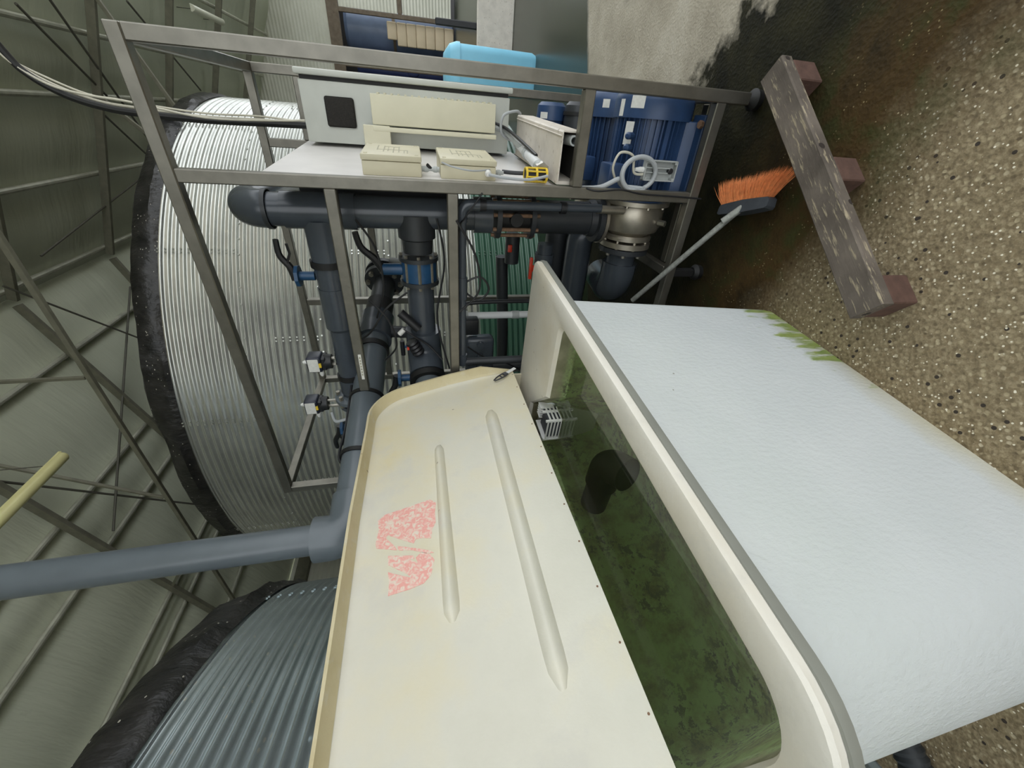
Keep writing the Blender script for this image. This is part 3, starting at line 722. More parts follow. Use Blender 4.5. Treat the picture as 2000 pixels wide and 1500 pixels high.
cable('cable', [P(.27, .9, .96), P(.23, .86, 1.05), P(.14, .84, 1.05), P(.11, .86, .97), P(.12, .9, .93)], .008, 'cable_grey', 'grey cable arched over the edge of the duct')
# overhead bundle to the cabinet
OV = [(-.25, 3.62), (.041, 3.52), (.136, 3.46), (.209, 3.34), (.25, 3.19), (.266, 3.03), (.275, 2.72), (.27, 2.42), (.266, 2.19)]
def over(d0, d1, z, jig=0): return [P(p + d0 * (1 if i < 6 else .4) + jig * math.sin(i * 1.7), .98 + d1, min(zz + z * (1 if i < 6 else .3), 9)) for i, (p, zz) in enumerate(OV)]
cable('cable', over(.0, 0, 0), .017, 'rubber', 'thick black cable sagging from the roof to the cabinet top')
cable('cable', over(-.03, .02, .03, .006), .007, 'cable_white', 'pale cable strung along the thick black cable, lower strand')
cable('cable', over(-.045, -.01, .04, -.008), .006, 'cable_white', 'pale cable strung along the thick black cable, middle strand')
cable('cable', over(-.06, .03, .07, .012), .005, 'cable_white', 'pale cable strung along the thick black cable, upper strand')

# ================================================================== pumps
def motor(nm, q, zc, lab, p0=-.02, R=.2, near=True):
    t = thing('pump_unit', lab, 'pump', P(.3, q, .19), 'pump units on the skid')
    o = P(p0, q, zc)
    cowl = part('fan_cowl', lambda bm: lathe(bm, o, E1, [(0, 0), (0, R * .82), (.012, R * .93), (.03, R * .98), (.05, R), (.125, R), (.125, R * .94), (.10, R * .94)], 40, cap=False), 'blue', t)
    def body(bm):
        lathe(bm, o + E1 * .1, E1, [(0, R * .84), (.40, R * .84)], 40)
        for k in range(40):
            a = 2 * PI * k / 40; d = E2 * math.cos(a) + UP * math.sin(a); s_ = E2 * -math.sin(a) + UP * math.cos(a)
            wide = k % 10 == 0
            box(bm, o + E1 * .29 + d * R * .89, (E1, d, s_), (.34, R * (.13 if wide else .12), .024 if wide else .0055))
    part('finned_body', body, 'blue', t)
    if near:
        part('lifting_lug', lambda bm: [lathe(bm, o + E1 * .2 + (-E2 * .64 + UP * (.78 + .0)) * R + E1 * dx, (-E2 + UP * 1.2), [(0, .016), (.05, .016), (.06, .008)], 10) for dx in (0, .05)], 'blue', t)
        part('foot', lambda bm: [box(bm, o + E1 * .29 - E2 * (R * .86) - UP * (R * .88), (E1, E2, UP), (.40, .10, .022), .005), box(bm, o + E1 * .29 - E2 * (R * .70) - UP * (R * .66), (E1, (E2 * .5 + UP).normalized(), (UP * .5 - E2).normalized()), (.34, .10, .022), .004)], 'blue', t)
        part('foot_bolt', lambda bm: [cyl(bm, o + E1 * e - E2 * (R * 1.05) - UP * (R * .83), o + E1 * e - E2 * (R * 1.05) - UP * (R * .74), .018, 6) for e in (.13, .45)], 'rust', t)
        part('rating_plate', lambda bm: lathe_patch(bm, o + E1 * .06, R * 1.004, math.radians(118), math.radians(138), .05), 'label', cowl, 'worn white sticker')
        part('rating_plate', lambda bm: lathe_patch(bm, o + E1 * .085, R * 1.004, math.radians(97), math.radians(106), .07), 'label', cowl, 'worn white sticker')
        part('rating_plate', lambda bm: box(bm, o + E1 * .19 + (-E2 * .52 + UP * .85).normalized() * (R * .965), (E1, (E2 * .85 + UP * .52).normalized(), (-E2 * .52 + UP * .85).normalized()), (.10, .045, .003)), 'label', t, 'blank white plate')
    else:
        part('rating_plate', lambda bm: lathe_patch(bm, o + E1 * .06, R * 1.004, math.radians(128), math.radians(140), .04), 'label', cowl, 'worn white sticker')
    part('terminal_box', lambda bm: box(bm, o + E1 * .39 - E2 * (R * .42) + UP * (R * 1.02), (E1, E2, UP), (.13, .13, .10), .01, 2), 'blue', t)
    # pump end
    part('motor_flange', lambda bm: [lathe(bm, o + E1 * .50, E1, [(-.02, R * .8), (0, R * .84), (0, R * 1.02), (.022, R * 1.02), (.022, R * .86)], 40), bolts(bm, o + E1 * .522, E1, R * .93, 10)], 'volute', t)
    part('volute', lambda bm: lathe(bm, o + E1 * .52, E1, [(0, R * .86), (.03, R * .92), (.11, R * .92), (.145, R * .84), (.16, R * .66), (.17, R * .62)], 40), 'volute', t)
    part('tie_bar', lambda bm: cyl(bm, o + E1 * .545 + (-E2 * .72 + UP * .62) * R, o + E1 * .545 + (-E2 * .72 + UP * .62) * R * 1.0 + UP * .16, .022, 14), 'volute', t)
    part('drain_plug', lambda bm: [cyl(bm, o + E1 * .6 + (-E2 * .8 - UP * .48) * R, o + E1 * .6 + (-E2 * .98 - UP * .6) * R, .016, 6)], 'steel_bright', t)
    part('suction_flange', lambda bm: [lathe(bm, o + E1 * .69, E1, [(0, R * .7), (.012, R * .74), (.03, R * .74), (.03, R * .5)], 36), lathe(bm, o + E1 * .735, E1, [(0, R * .5), (0, R * .76), (.03, R * .76), (.035, R * .55)], 36), bolts(bm, o + E1 * .70, E1, R * .64, 8, .009, .085)], 'volute', t)
    return t
def lathe_patch(bm, o, R, a0, a1, wid, n=5):
    A = []
    for k in range(n + 1):
        a = a0 + (a1 - a0) * k / n; d = E2 * math.cos(a) + UP * math.sin(a)
        A.append((bm.verts.new(o + d * R - E1 * wid / 2), bm.verts.new(o + d * R + E1 * wid / 2)))
    for x, y in zip(A, A[1:]): bm.faces.new((x[0], x[1], y[1], y[0]))
motor('m1', .30, .36, 'nearest blue electric motor pump with fins, at the front foot of the frame')
motor('m2', .73, .36, 'second blue motor pump, partly hidden behind the nearest one', near=False)
# supply pipe of the front pump
def boltparts(name, t, mat, o, d, R, n, r, h, ph=0):
    d = d.normalized(); x, y = basis(d)
    for i in range(n):
        a = 2 * PI * (i + ph) / n; c = o + (x * math.cos(a) + y * math.sin(a)) * R
        part(name, lambda bm: cyl(bm, c, c + d * h, r, 6), mat, t)
def ring(bm, o, d, r0, r1, h): lathe(bm, o, d, [(0, r0), (0, r1), (h, r1), (h, r0)], 28, cap=False)
t = thing('suction_pipe', 'grey plastic suction elbow bolted to the nearest pump', 'pipe', P(.85, .3, .19))
so = P(.752, .30, .36)
part('pipe_flange', lambda bm: lathe(bm, so, E1, [(0, .09), (0, .148), (.028, .148), (.034, .098)], 32, cap=False), 'pvc_dark', t)
boltparts('flange_bolt', t, 'bolt', so + E1 * .028, E1, .125, 8, .012, .016, .5)
part('pipe_body', lambda bm: sweep(bm, [so, so + E1 * .05, so + E1 * .10] , .09, 24), 'pvc', t)
part('elbow', lambda bm: sweep(bm, [so + E1 * .10] + arc(so + E1 * .10, so + E1 * .30, so + E1 * .30 + (E2 * .6 - UP * .1) * .5, .14, 12) + [so + E1 * .30 + (E2 * .6 - UP * .1) * .6], .108, 26), 'pvc', t)
t = thing('small_motor', 'small blue electric motor beyond the duct, near the cyan bin', 'motor', P(.14, 1.1, .55))
mo = P(.04, 1.12, .665)
part('fan_cowl', lambda bm: lathe(bm, mo, E1, [(0, 0), (0, .075), (.02, .095), (.10, .1), (.10, .094)], 32, cap=False), 'blue', t)
part('motor_body', lambda bm: lathe(bm, mo + E1 * .1, E1, [(0, .09), (.16, .09), (.17, .07)], 32), 'blue', t)
part('rating_plate', lambda bm: lathe_patch(bm, mo + E1 * .075, .102, math.radians(120), math.radians(150), .035), 'label', t, 'white sticker')
part('mount', lambda bm: pbox(bm, .10, .28, 1.05, 1.19, .22, .58, .004), 'rustframe', t)
t = thing('filter_pot', 'short black pipe with capped end beside the small blue motor', 'pipe', P(.14, 1.0, .4))
fo = P(.03, .98, .53)
part('pipe_body', lambda bm: lathe(bm, fo, E1, [(0, 0), (0, .06), (.02, .078), (.05, .082), (.24, .082)], 30), 'pvc_dark', t)
part('cap_ring', lambda bm: lathe(bm, fo + E1 * .055, E1, [(0, .083), (0, .09), (.02, .09), (.02, .083)], 30, cap=False), 'rubber', t)
part('support', lambda bm: pbox(bm, .10, .18, .94, 1.02, .22, .46, .003), 'rustframe', t)

# coiled cable and open switch cover before the motor
DZ = .085
cc = P(.335, .05, .43 + DZ)
cpts = [P(.41, .04, .80), P(.40, .03, .70), P(.36, .02, .62)]
for k in range(0, 15):
    a = math.radians(55 - k * 30); cpts.append(cc + (E1 * math.cos(a) * .075 + UP * math.sin(a) * .095) - E2 * (.004 * k))
cpts += [P(.40, .03, .47), P(.40, .08, .56)]
cable('coiled_cable', cpts, .0115, 'cable_grey', 'thick grey cable coiled in front of the nearest blue motor', n=6, seg=10)
lp_ = [P(.36, .06, .62), P(.31, .05, .645), P(.25, .05, .62), P(.26, .05, .55), P(.33, .045, .53), P(.335, .045, .47)]
cable('cable', lp_, .006, 'cable_white', 'thin white cable looped above the grey coil')
t = thing('switch_cover', 'open grey plastic switch cover hanging before the nearest motor', 'switch cover', P(.31, .06, .315))
def swc(bm):
    L = []
    pbox(bm, .27, .362, .058, .064, .305, .48, .002)
    for a in ((.27, .276, .305, .48), (.356, .362, .305, .48)): pbox(bm, a[0], a[1], .03, .06, a[2], a[3], .001)
    for z in (.305, .474): pbox(bm, .27, .362, .03, .06, z, z + .006, .001)
    pbox(bm, .30, .306, .035, .06, .335, .474); pbox(bm, .322, .327, .04, .06, .335, .474)
    pbox(bm, .276, .356, .04, .06, .42, .424)
    for p in (.281, .351):
        for z in (.317, .468): cyl(bm, P(p, .062, z), P(p, .03, z), .006, 8)
part('cover_shell', swc, 'greyp', t)
part('knockout_plug', lambda bm: lathe(bm, P(.315, .05, .335), -E2, [(0, .014), (.015, .014), (.018, .01), (.018, 0)], 14), 'blackp', t, 'black round plug')
part('cable_gland', lambda bm: lathe(bm, P(.316, .05, .48), UP, [(0, .013), (.02, .013), (.03, .010), (.045, .008)], 12), 'white', t)
cable('cable', [P(.40, -.03, .80), P(.41, -.04, .74), P(.40, -.035, .62), P(.415, -.032, .5), P(.42, -.03, .3), P(.425, -.03, .16)], .004, 'blackp', 'thin black cable hanging down the front post')

# ================================================================== pipework
def seg(bm, pts, r, n=24): sweep(bm, pts, r, n)
RP, RQ = .600, .30
t = thing('discharge_riser', 'tall dark grey riser pipe with domed elbow on top, inside the frame', 'pipe', P(RP, RQ, .57))
part('pump_flange', lambda bm: lathe(bm, P(RP, RQ, .565), UP, [(0, .07), (0, .128), (.03, .128), (.034, .1), (.07, .095)], 32), 'pvc_dark', t)
part('pump_flange', lambda bm: lathe(bm, P(RP, RQ, .545), UP, [(0, .05), (0, .132), (.018, .132), (.018, .07)], 32), 'volute', t, 'rusty steel flange')
part('lower_pipe', lambda bm: lathe(bm, P(RP, RQ, .60), UP, [(0, .088), (.37, .088)], 32), 'pvc_dark', t)
part('riser_pipe', lambda bm: lathe(bm, P(RP, RQ, 1.20), UP, [(0, .092), (.1, .092), (.1, .079), (1.15, .079)], 32), 'pvc', t)
part('tee_body', lambda bm: lathe(bm, P(RP, RQ, 1.90), UP, [(0, .079), (0, .088), (.34, .088), (.34, .079)], 32, cap=False), 'pvc', t)
part('tee_branch', lambda bm: lathe(bm, P(RP + .04, RQ, 2.08), E1, [(0, .088), (.23, .086), (.23, .078)], 32, cap=False), 'pvc', t)
c0, c1, c2 = P(RP, RQ, 2.30), P(RP, RQ, 2.425), P(RP, RQ + .5, 2.425)
part('top_elbow', lambda bm: seg(bm, [c0] + arc(c0, c1, c2, .11, 14) + [P(RP, RQ + .16, 2.425)], .088, 30), 'pvc', t)
part('elbow_collar', lambda bm: ring(bm, P(RP, RQ, 2.30), UP, .08, .093, .02), 'pvc_dark', t)
part('back_pipe', lambda bm: cyl(bm, P(RP, RQ + .14, 2.425), P(RP, 1.2, 2.425), .079, 30), 'pvc', t)
t = thing('check_valve', 'dark flanged valve with tie bolts in the riser pipe', 'valve', P(RP, RQ, .96))
part('valve_flange', lambda bm: lathe(bm, P(RP, RQ, .965), UP, [(0, .08), (0, .118), (.026, .118), (.026, .08)], 32), 'pvc_dark', t)
part('valve_flange', lambda bm: lathe(bm, P(RP, RQ, 1.155), UP, [(0, .08), (0, .118), (.026, .118), (.026, .08)], 32), 'pvc_dark', t)
part('valve_body', lambda bm: [lathe(bm, P(RP, RQ, .99), UP, [(0, .075), (.165, .075)], 28), cyl(bm, P(RP, RQ, 1.075), P(RP, RQ - .11, 1.075), .035, 18)], 'rubber', t)
boltparts('tie_bolt', t, 'rust', P(RP, RQ, .945), UP, .10, 8, .010, .255, .5)

t = thing('branch_pipe', 'grey horizontal branch pipe running left from the riser, above head height', 'pipe', P(1.3, RQ, 2.08))
bz = 2.085
part('sleeve', lambda bm: lathe(bm, P(.87, RQ, bz), E1, [(0, .07), (0, .079), (.07, .079), (.07, .074), (.13, .074), (.13, .080), (.37, .080), (.39, .066)], 32), 'pvc', t)
part('clamp', lambda bm: ring(bm, P(.845, RQ, bz), E1, .078, .090, .035), 'rubber', t)
part('pipe_body', lambda bm: cyl(bm, P(1.25, RQ, bz), P(1.74, RQ, bz), .066, 32), 'pvc', t)
part('clamp', lambda bm: ring(bm, P(1.575, RQ, bz), E1, .066, .076, .03), 'rubber', t)
part('coupling', lambda bm: lathe(bm, P(1.61, RQ, bz), E1, [(0, .066), (0, .073), (.10, .073), (.11, .066)], 32, cap=False), 'pvc', t)
part('pipe_flange', lambda bm: lathe(bm, P(1.735, RQ, bz), E1, [(0, .066), (.0, .075), (.01, .118), (.035, .118), (.035, .06)], 32), 'pvc_light', t)
boltparts('flange_bolt', t, 'bolt', P(1.715, RQ, bz), E1, .097, 8, .013, .085)
part('reducer', lambda bm: lathe(bm, P(1.80, RQ, bz), E1, [(0, .10), (.025, .10), (.028, .05), (.13, .045), (.13, .055), (.2, .055), (.21, .035), (.36, .035)], 28), 'pvc', t)
# valves with blue bodies and black levers
def lever_valve(lab, c, ax, up, r=.028, L=.17, group='blue valves with black levers'):
    side = ax.cross(up).normalized()
    t = thing('lever_valve', lab, 'valve', c, group)
    part('valve_neck', lambda bm: cyl(bm, c, c + up * .075, r * .8, 16), 'bluevalve', t)
    part('valve_plate', lambda bm: lathe(bm, c + up * .075, up, [(0, r * 1.1), (0, r * 1.9), (.018, r * 1.9), (.018, r * .7)], 8), 'bluevalve', t)
    lv = part('lever', lambda bm: sweep(bm, spline([c + up * .10 - ax * .02, c + up * .115 + ax * .05, c + up * .15 + ax * .11, c + up * .15 + ax * (L + .02)], 5), lambda s: .022 - .008 * s, 8), 'blackp', t)
    part('trigger', lambda bm: sweep(bm, [c + up * .12 + ax * .07 + side * .01, c + up * .10 + ax * .12, c + up * .105 + ax * L], .007, 6), 'blackp', lv)
    return t
lever_valve('blue butterfly valve head with black lever on the branch pipe', P(.93, RQ - .02, bz + .075), -E1, UP, .03)
lever_valve('blue valve with hanging black lever beside the lower actuator', P(2.02, RQ - .01, bz + .03), E1, UP, .03, .16)
def actuator(lab, c, stem):
    t = thing('valve_actuator', lab, 'actuator', c, 'small dark valve actuators')
    ab = part('actuator_body', lambda bm: box(bm, c + UP * (stem + .075), (E1, E2, UP), (.105, .10, .085), .014, 3), 'navy', t)
    part('base_block', lambda bm: [lathe(bm, c + UP * (stem - .02), UP, [(0, .045), (.03, .048), (.055, .04)], 20), box(bm, c + UP * (stem + .022), (E1, E2, UP), (.085, .085, .028), .006)], 'blackp', t)
    part('cover_plate', lambda bm: box(bm, c + UP * (stem + .078) - E2 * .0505, (E1, E2, UP), (.085, .004, .06), .001), 'label', ab, 'pale cover plate')
    part('warning_sticker', lambda bm: box(bm, c + UP * (stem + .042) - E2 * .045, (E1, E2, UP), (.03, .012, .016)), 'yellow', ab, 'small yellow sticker')
    part('indicator_knob', lambda bm: lathe(bm, c + UP * (stem + .117), UP, [(0, .012), (.02, .012), (.03, .007), (.03, 0)], 12), 'white', t)
    part('stem', lambda bm: [cyl(bm, c + E1 * d, c + E1 * d + UP * stem, .009, 8) for d in (-.022, .022)], 'steel_bright', t)
    part('cable_gland', lambda bm: lathe(bm, c + E1 * .05 + UP * (stem + .045) - E2 * .03, E1, [(0, .014), (.02, .014), (.035, .008)], 10), 'white', t)
actuator('dark valve actuator with white knob, nearer the riser', P(1.47, RQ - .02, bz + .065), .04)
actuator('dark valve actuator with white knob, by the bolted flange', P(1.79, RQ - .02, bz + .10), .085)
cable('cable', [P(1.845, RQ - .05, 2.235), P(1.90, RQ - .08, 2.215), P(1.88, RQ - .1, 2.16), P(1.86, RQ - .1, 2.10), P(1.86, RQ - .09, 2.03)], .010, 'cable_grey', 'pale grey cable from the lower actuator to the branch pipe')

# H2: return pipe going out of the frame and up to the roof
K0, K1, K2 = P(1.27, 1.186, 1.877), P(1.467, .724, 1.937), P(1.925, -.668, 2.027)
V1 = P(1.925, -.668, 6.92)
t = thing('return_pipe', 'grey pipe leaving the frame and rising as the tall pipe before the left tank', 'pipe', K1)
part('pipe_flange', lambda bm: lathe(bm, K0, (K1 - K0), [(-.07, .07), (-.07, .15), (-.035, .155), (-.035, .08), (0, .08), (0, .15), (.035, .15), (.04, .08)], 32), 'pvc_dark', t)
boltparts('flange_bolt', t, 'bolt', K0 + (K1 - K0).normalized() * .035, (K1 - K0), .122, 8, .019, .028)
part('inner_pipe', lambda bm: cyl(bm, K0, K1 + (K0 - K1).normalized() * .1, .080, 28), 'pvc_dark', t)
part('rubber_sleeve', lambda bm: lathe(bm, K1 + (K0 - K1).normalized() * .24, (K1 - K0), [(0, .08), (0, .096), (.13, .096), (.13, .08)], 28, cap=False), 'rubber', t)
hd = (K2 - K1).normalized()
part('elbow', lambda bm: seg(bm, [K1 + (K0 - K1).normalized() * .10] + arc(K0, K1, K2, .12, 10) + [K1 + hd * .13], .116, 30), 'pvc', t)
part('outlet_pipe', lambda bm: cyl(bm, K1 + hd * .10, K2 - hd * .12, .094, 32), 'pvc_light', t)
for s_ in (.20, .62, 1.02):
    part('clamp', lambda bm: ring(bm, K1 + hd * s_, hd, .094, .104, .022 if s_ > .25 else .04), 'rubber', t)
part('corner_elbow', lambda bm: seg(bm, [K2 - hd * .20] + arc(K1, K2, V1, .10, 12) + [K2 + UP * .16], .108, 30), 'pvc_light', t)
part('rising_pipe', lambda bm: cyl(bm, K2 + UP * .10, V1, .072, 32), 'pvc_light', t)
ct = [K1 + hd * 1.18 - UP * .02 - E1 * .09, K1 + hd * 1.04 + UP * .108, K1 + hd * .8 + UP * .106 + E1 * .02, K1 + hd * .5 + UP * .106, K1 + hd * .2 + UP * .12]
cable('cable', ct, .008, 'blackp', 'black cable tied along the grey outlet pipe')

# H3: eye level branch with blue wafer valve
t = thing('feed_pipe', 'dark grey feed pipe at eye level between the two horizontal rails', 'pipe', P(1.0, RQ, 1.6))
ez_ = 1.605
part('tee_branch', lambda bm: lathe(bm, P(RP, RQ, ez_), E1, [(0, .1), (.12, .1), (.13, .085), (.20, .08)], 30), 'pvc_dark', t)
part('pipe_flange', lambda bm: lathe(bm, P(.82, RQ, ez_), E1, [(0, .07), (0, .11), (.022, .11), (.022, .07)], 30), 'pvc_dark', t)
part('pipe_flange', lambda bm: lathe(bm, P(.955, RQ, ez_), E1, [(0, .07), (0, .11), (.022, .11), (.022, .07)], 30), 'pvc_dark', t)
boltparts('tie_bolt', t, 'bolt', P(.805, RQ, ez_), E1, .095, 8, .010, .19)
part('pipe_body', lambda bm: cyl(bm, P(.96, RQ, ez_), P(1.42, RQ, ez_), .078, 30), 'pvc', t)
part('elbow', lambda bm: seg(bm, [P(1.28, RQ, ez_)] + arc(P(1, RQ, ez_), P(1.45, RQ, ez_), P(1.62, RQ - .3, ez_ - .02), .13, 12) + [P(1.53, RQ - .14, ez_ - .008)], .108, 30), 'pvc', t)
fd = (P(1.66, RQ - .42, ez_ - .03) - P(1.53, RQ - .14, ez_ - .008)).normalized()
part('outlet_pipe', lambda bm: cyl(bm, P(1.53, RQ - .14, ez_ - .008), P(1.53, RQ - .14, ez_ - .008) + fd * .34, .080, 30), 'pvc_light', t)
part('clamp', lambda bm: ring(bm, P(1.53, RQ - .14, ez_ - .008) + fd * .02, fd, .08, .112, .035), 'rubber', t)
t = thing('wafer_valve', 'blue wafer valve clamped between dark flanges at eye level', 'valve', P(.89, RQ, 1.6))
part('valve_ring', lambda bm: lathe(bm, P(.845, RQ, ez_), E1, [(0, .075), (0, .098), (.11, .098), (.11, .075)], 30), 'bluevalve', t)
part('valve_neck', lambda bm: cyl(bm, P(.9, RQ, ez_ + .09), P(.9, RQ, ez_ + .2), .032, 16), 'bluevalve', t)
part('lever', lambda bm: sweep(bm, spline([P(.9, RQ, ez_ + .2), P(.84, RQ, ez_ + .24), P(.78, RQ, ez_ + .30), P(.70, RQ, ez_ + .32)], 5), lambda s: .024 - .008 * s, 8), 'blackp', t)
lever_valve('blue valve standing out from the feed pipe elbow', P(1.56, RQ - .12, ez_ + .08), E1, UP, .028, .12)
single('cross_pipe', lambda bm: sweep(bm, [P(.93, .42, ez_ + .02), P(1.05, .8, ez_ + .08), P(1.16, 1.22, ez_ + .20), P(1.21, 1.30, ez_ + .25)], .05, 20), 'pvc_dark', 'dark diagonal pipe linking the wafer valve to the return pipe flange', 'pipe')
single('cross_pipe', lambda bm: cyl(bm, P(1.47, .62, 1.60), P(1.48, .68, 1.84), .042, 20), 'pvc_dark', 'short dark pipe joining the feed pipe and the return pipe', 'pipe')
t = thing('dosing_probe', 'black probe with white cap and cables among the dark pipes', 'probe', P(1.18, RQ - .1, 1.68))
pa, pb = P(1.13, RQ - .08, 1.73), P(1.23, RQ - .10, 1.63)
part('probe_body', lambda bm: cyl(bm, pa, pb, .026, 16), 'blackp', t)
part('probe_cap', lambda bm: cyl(bm, pb + UP * .085, pb + UP * .115 + E1 * .03, .015, 12), 'white', t)
cable('cable', [pb + UP * .09, P(1.27, RQ - .12, 1.66), P(1.33, RQ - .12, 1.58), P(1.42, RQ - .15, 1.50)], .006, 'blackp', 'black cable sagging from the probe')
t = thing('drain_cock', 'tiny blue drain cock below the return pipe', 'valve', P(1.37, RQ, 1.74))
part('cock_body', lambda bm: cyl(bm, P(1.36, RQ, 1.74), P(1.46, RQ, 1.74), .014, 12), 'blackp', t)
part('cock_handle', lambda bm: box(bm, P(1.40, RQ, 1.725), (E1, E2, UP), (.018, .014, .06), .004), 'bluevalve', t)
t = thing('rubber_bellows', 'black ribbed hose coupling before the feed pipe elbow', 'coupling', P(1.33, RQ - .1, 1.66))
part('coupling_body', lambda bm: lathe(bm, P(1.30, RQ - .12, 1.68), (E1 - UP * .5), [(k * .012, .034 + .006 * (k % 2)) for k in range(9)], 16), 'blackp', t)
part('indicator', lambda bm: box(bm, P(1.335, RQ - .14, 1.70), (E1, E2, UP), (.02, .015, .012)), 'red', t, 'small red indicator')

# thin pipes by the middle post
t = thing('thin_pipe', 'thin grey pipe with elbows in front of the riser', 'pipe', P(.7, .1, 1.36))
za, pA = 1.385, .505
part('drop_pipe', lambda bm: cyl(bm, P(pA, .05, 1.30), P(pA - .004, .05, .67), .021, 16), 'pvc', t)
part('elbow', lambda bm: seg(bm, [P(pA, .05, 1.28)] + arc(P(pA, .05, 1), P(pA, .05, za), P(1, .05, za), .04, 8) + [P(pA + .08, .05, za)], .026, 18), 'pvc', t)
part('side_pipe', lambda bm: cyl(bm, P(pA + .06, .05, za), P(1.36, .05, za), .021, 16), 'pvc', t)
part('socket', lambda bm: [cyl(bm, P(.86, .05, za), P(.98, .05, za), .027, 16), cyl(bm, P(1.33, .05, za), P(1.40, .05, za), .028, 16)], 'pvc', t)
for z in (1.27, .86):
    part('pipe_clip', lambda bm: ring(bm, P(pA, .05, z), UP, .021, .028, .03), 'blackp', t)
part('cross_leg', lambda bm: cyl(bm, P(1.385, .05, za), P(1.385, .05, .72), .024, 16), 'pvc_dark', t)
t = thing('white_conduit', 'white conduit with grey fittings between the middle post and the tub', 'conduit', P(1.1, .55, 1.0))
part('conduit_tube', lambda bm: cyl(bm, P(1.29, .5, 1.30), P(1.29, .5, .84), .024, 16), 'greytube', t)
part('fitting', lambda bm: [cyl(bm, P(1.29, .5, 1.30), P(1.29, .5, 1.36), .034, 8), cyl(bm, P(1.29, .5, .94), P(1.29, .5, .99), .028, 12)], 'greyp', t)
part('black_hose', lambda bm: sweep(bm, spline([P(1.25, .5, 1.36), P(1.20, .5, 1.30), P(1.19, .5, 1.1), P(1.19, .5, .8)], 6), .014, 10), 'blackp', t)
t = thing('manifold', 'moulded grey plastic manifold body left of the thin pipe', 'manifold', P(1.54, .41, .7))
def man(bm):
    pbox(bm, 1.40, 1.68, .36, .46, 1.13, 1.33, .03, 4)
    for k in range(3): cyl(bm, P(1.44 + .09 * k, .36, 1.23), P(1.44 + .09 * k, .335, 1.23), .025, 14)
part('manifold_body', man, 'pvc', t)
part('lower_pipe', lambda bm: cyl(bm, P(1.66, .43, 1.3), P(1.66, .43, .7), .04, 20), 'pvc_dark', t)
part('pump_block', lambda bm: pbox(bm, 1.27, 1.38, .38, .46, 1.24, 1.38, .01, 2), 'blackp', t)
# ball valves with red handles, dark background pipes
t = thing('ball_valve', 'grey union ball valve with a bright red handle', 'valve', P(.93, .55, .72))
bo = P(.80, .5, .80)
part('valve_body', lambda bm: lathe(bm, bo, E1, [(0, .05), (.06, .05), (.06, .062), (.13, .062), (.13, .05), (.19, .05), (.19, .062), (.25, .062), (.25, .046), (.34, .046)], 28), 'pvc', t)
part('handle', lambda bm: [cyl(bm, bo + E1 * .16, bo + E1 * .16 + UP * .075, .022, 14), box(bm, bo + E1 * .16 + UP * .085, (E1, E2, UP), (.145, .024, .022), .006, 2)], 'red', t, 'bright red handle')
t = thing('ball_valve', 'dark ball valve with small red handle behind the check valve', 'valve', P(.9, .8, .98))
part('valve_body', lambda bm: cyl(bm, P(.80, .75, .96), P(1.0, .75, .96), .05, 20), 'pvc_dark', t)
part('handle', lambda bm: box(bm, P(.885, .69, .99), (E1, E2, UP), (.05, .02, .03), .006, 2), 'red', t, 'small red handle')
single('inner_pipe', lambda bm: cyl(bm, P(.62, .80, .62), P(1.5, .80, .62), .085, 26), 'pvc_dark', 'dark pipe of the second pump running left inside the frame', 'pipe')
single('inner_pipe', lambda bm: sweep(bm, [P(.72, .62, .30)] + arc(P(.72, .62, .3), P(.72, .62, .52), P(1.5, .62, .52), .1, 8) + [P(1.35, .62, .52)], .09, 26), 'pvc', 'vertical grey pipe between the two pumps', 'pipe')
single('inner_pipe', lambda bm: cyl(bm, P(.66, .52, .70), P(.66, .52, 1.05), .06, 22), 'pvc_dark', 'dark upright pipe behind the riser foot', 'pipe')
single('inner_pipe', lambda bm: sweep(bm, [P(1.9, .9, .95), P(1.62, .9, .96), P(1.0, .9, 1.0)], .045, 18), 'pvc_dark', 'dark pipe low behind the manifold', 'pipe')
cable('cable', [P(.44, .0 - .03, 1.30), P(.50, -.02, 1.34), P(.56, .0, 1.38), P(.62, .03, 1.40), P(.9, .04, 1.42)], .004, 'blackp', 'thin black cable slung round the middle post')
single('white_stub_pipe', lambda bm: sweep(bm, [P(1.44, -.05, 1.40), P(1.52, -.09, 1.41), P(1.72, -.19, 1.40)], .021, 14), 'greytube', 'white pipe stub behind the lid corner', 'pipe')

for i, (pts, lab) in enumerate((
        ([P(1.02, .14, 1.88), P(1.12, .10, 1.79), P(1.28, .10, 1.76), P(1.40, .14, 1.84)], 'thin black cable slung between the branch pipe and the return pipe'),
        ([P(.56, -.035, 1.42), P(.72, -.06, 1.33), P(.90, -.05, 1.31), P(1.02, -.035, 1.41)], 'thin black cable sagging under the lower horizontal rail'),
        ([P(.60, .19, 1.50), P(.82, .16, 1.47), P(1.15, .16, 1.52), P(1.46, .10, 1.46)], 'thin black cable running along the feed pipe'),
        ([P(.92, .06, 1.40), P(.99, .05, 1.30), P(.93, .05, 1.24), P(.86, .05, 1.29), P(.90, .06, 1.38)], 'small loop of black cable by the thin grey pipe'),
        ([P(1.30, .08, 1.35), P(1.40, .12, 1.24), P(1.46, .16, 1.12), P(1.56, .2, .98)], 'black cable drooping across the green corrugations'),
        ([P(.62, .21, 1.9), P(.75, .18, 1.82), P(.95, .17, 1.80), P(1.15, .2, 1.86)], 'black cable hanging below the branch pipe sleeve'),
        ([P(1.0, .2, 1.68), P(1.08, .16, 1.80), P(1.22, .16, 1.90), P(1.30, .2, 1.99)], 'black cable from the wafer valve up to the branch pipe'))):
    cable('cable', pts, .0055, 'blackp', lab)
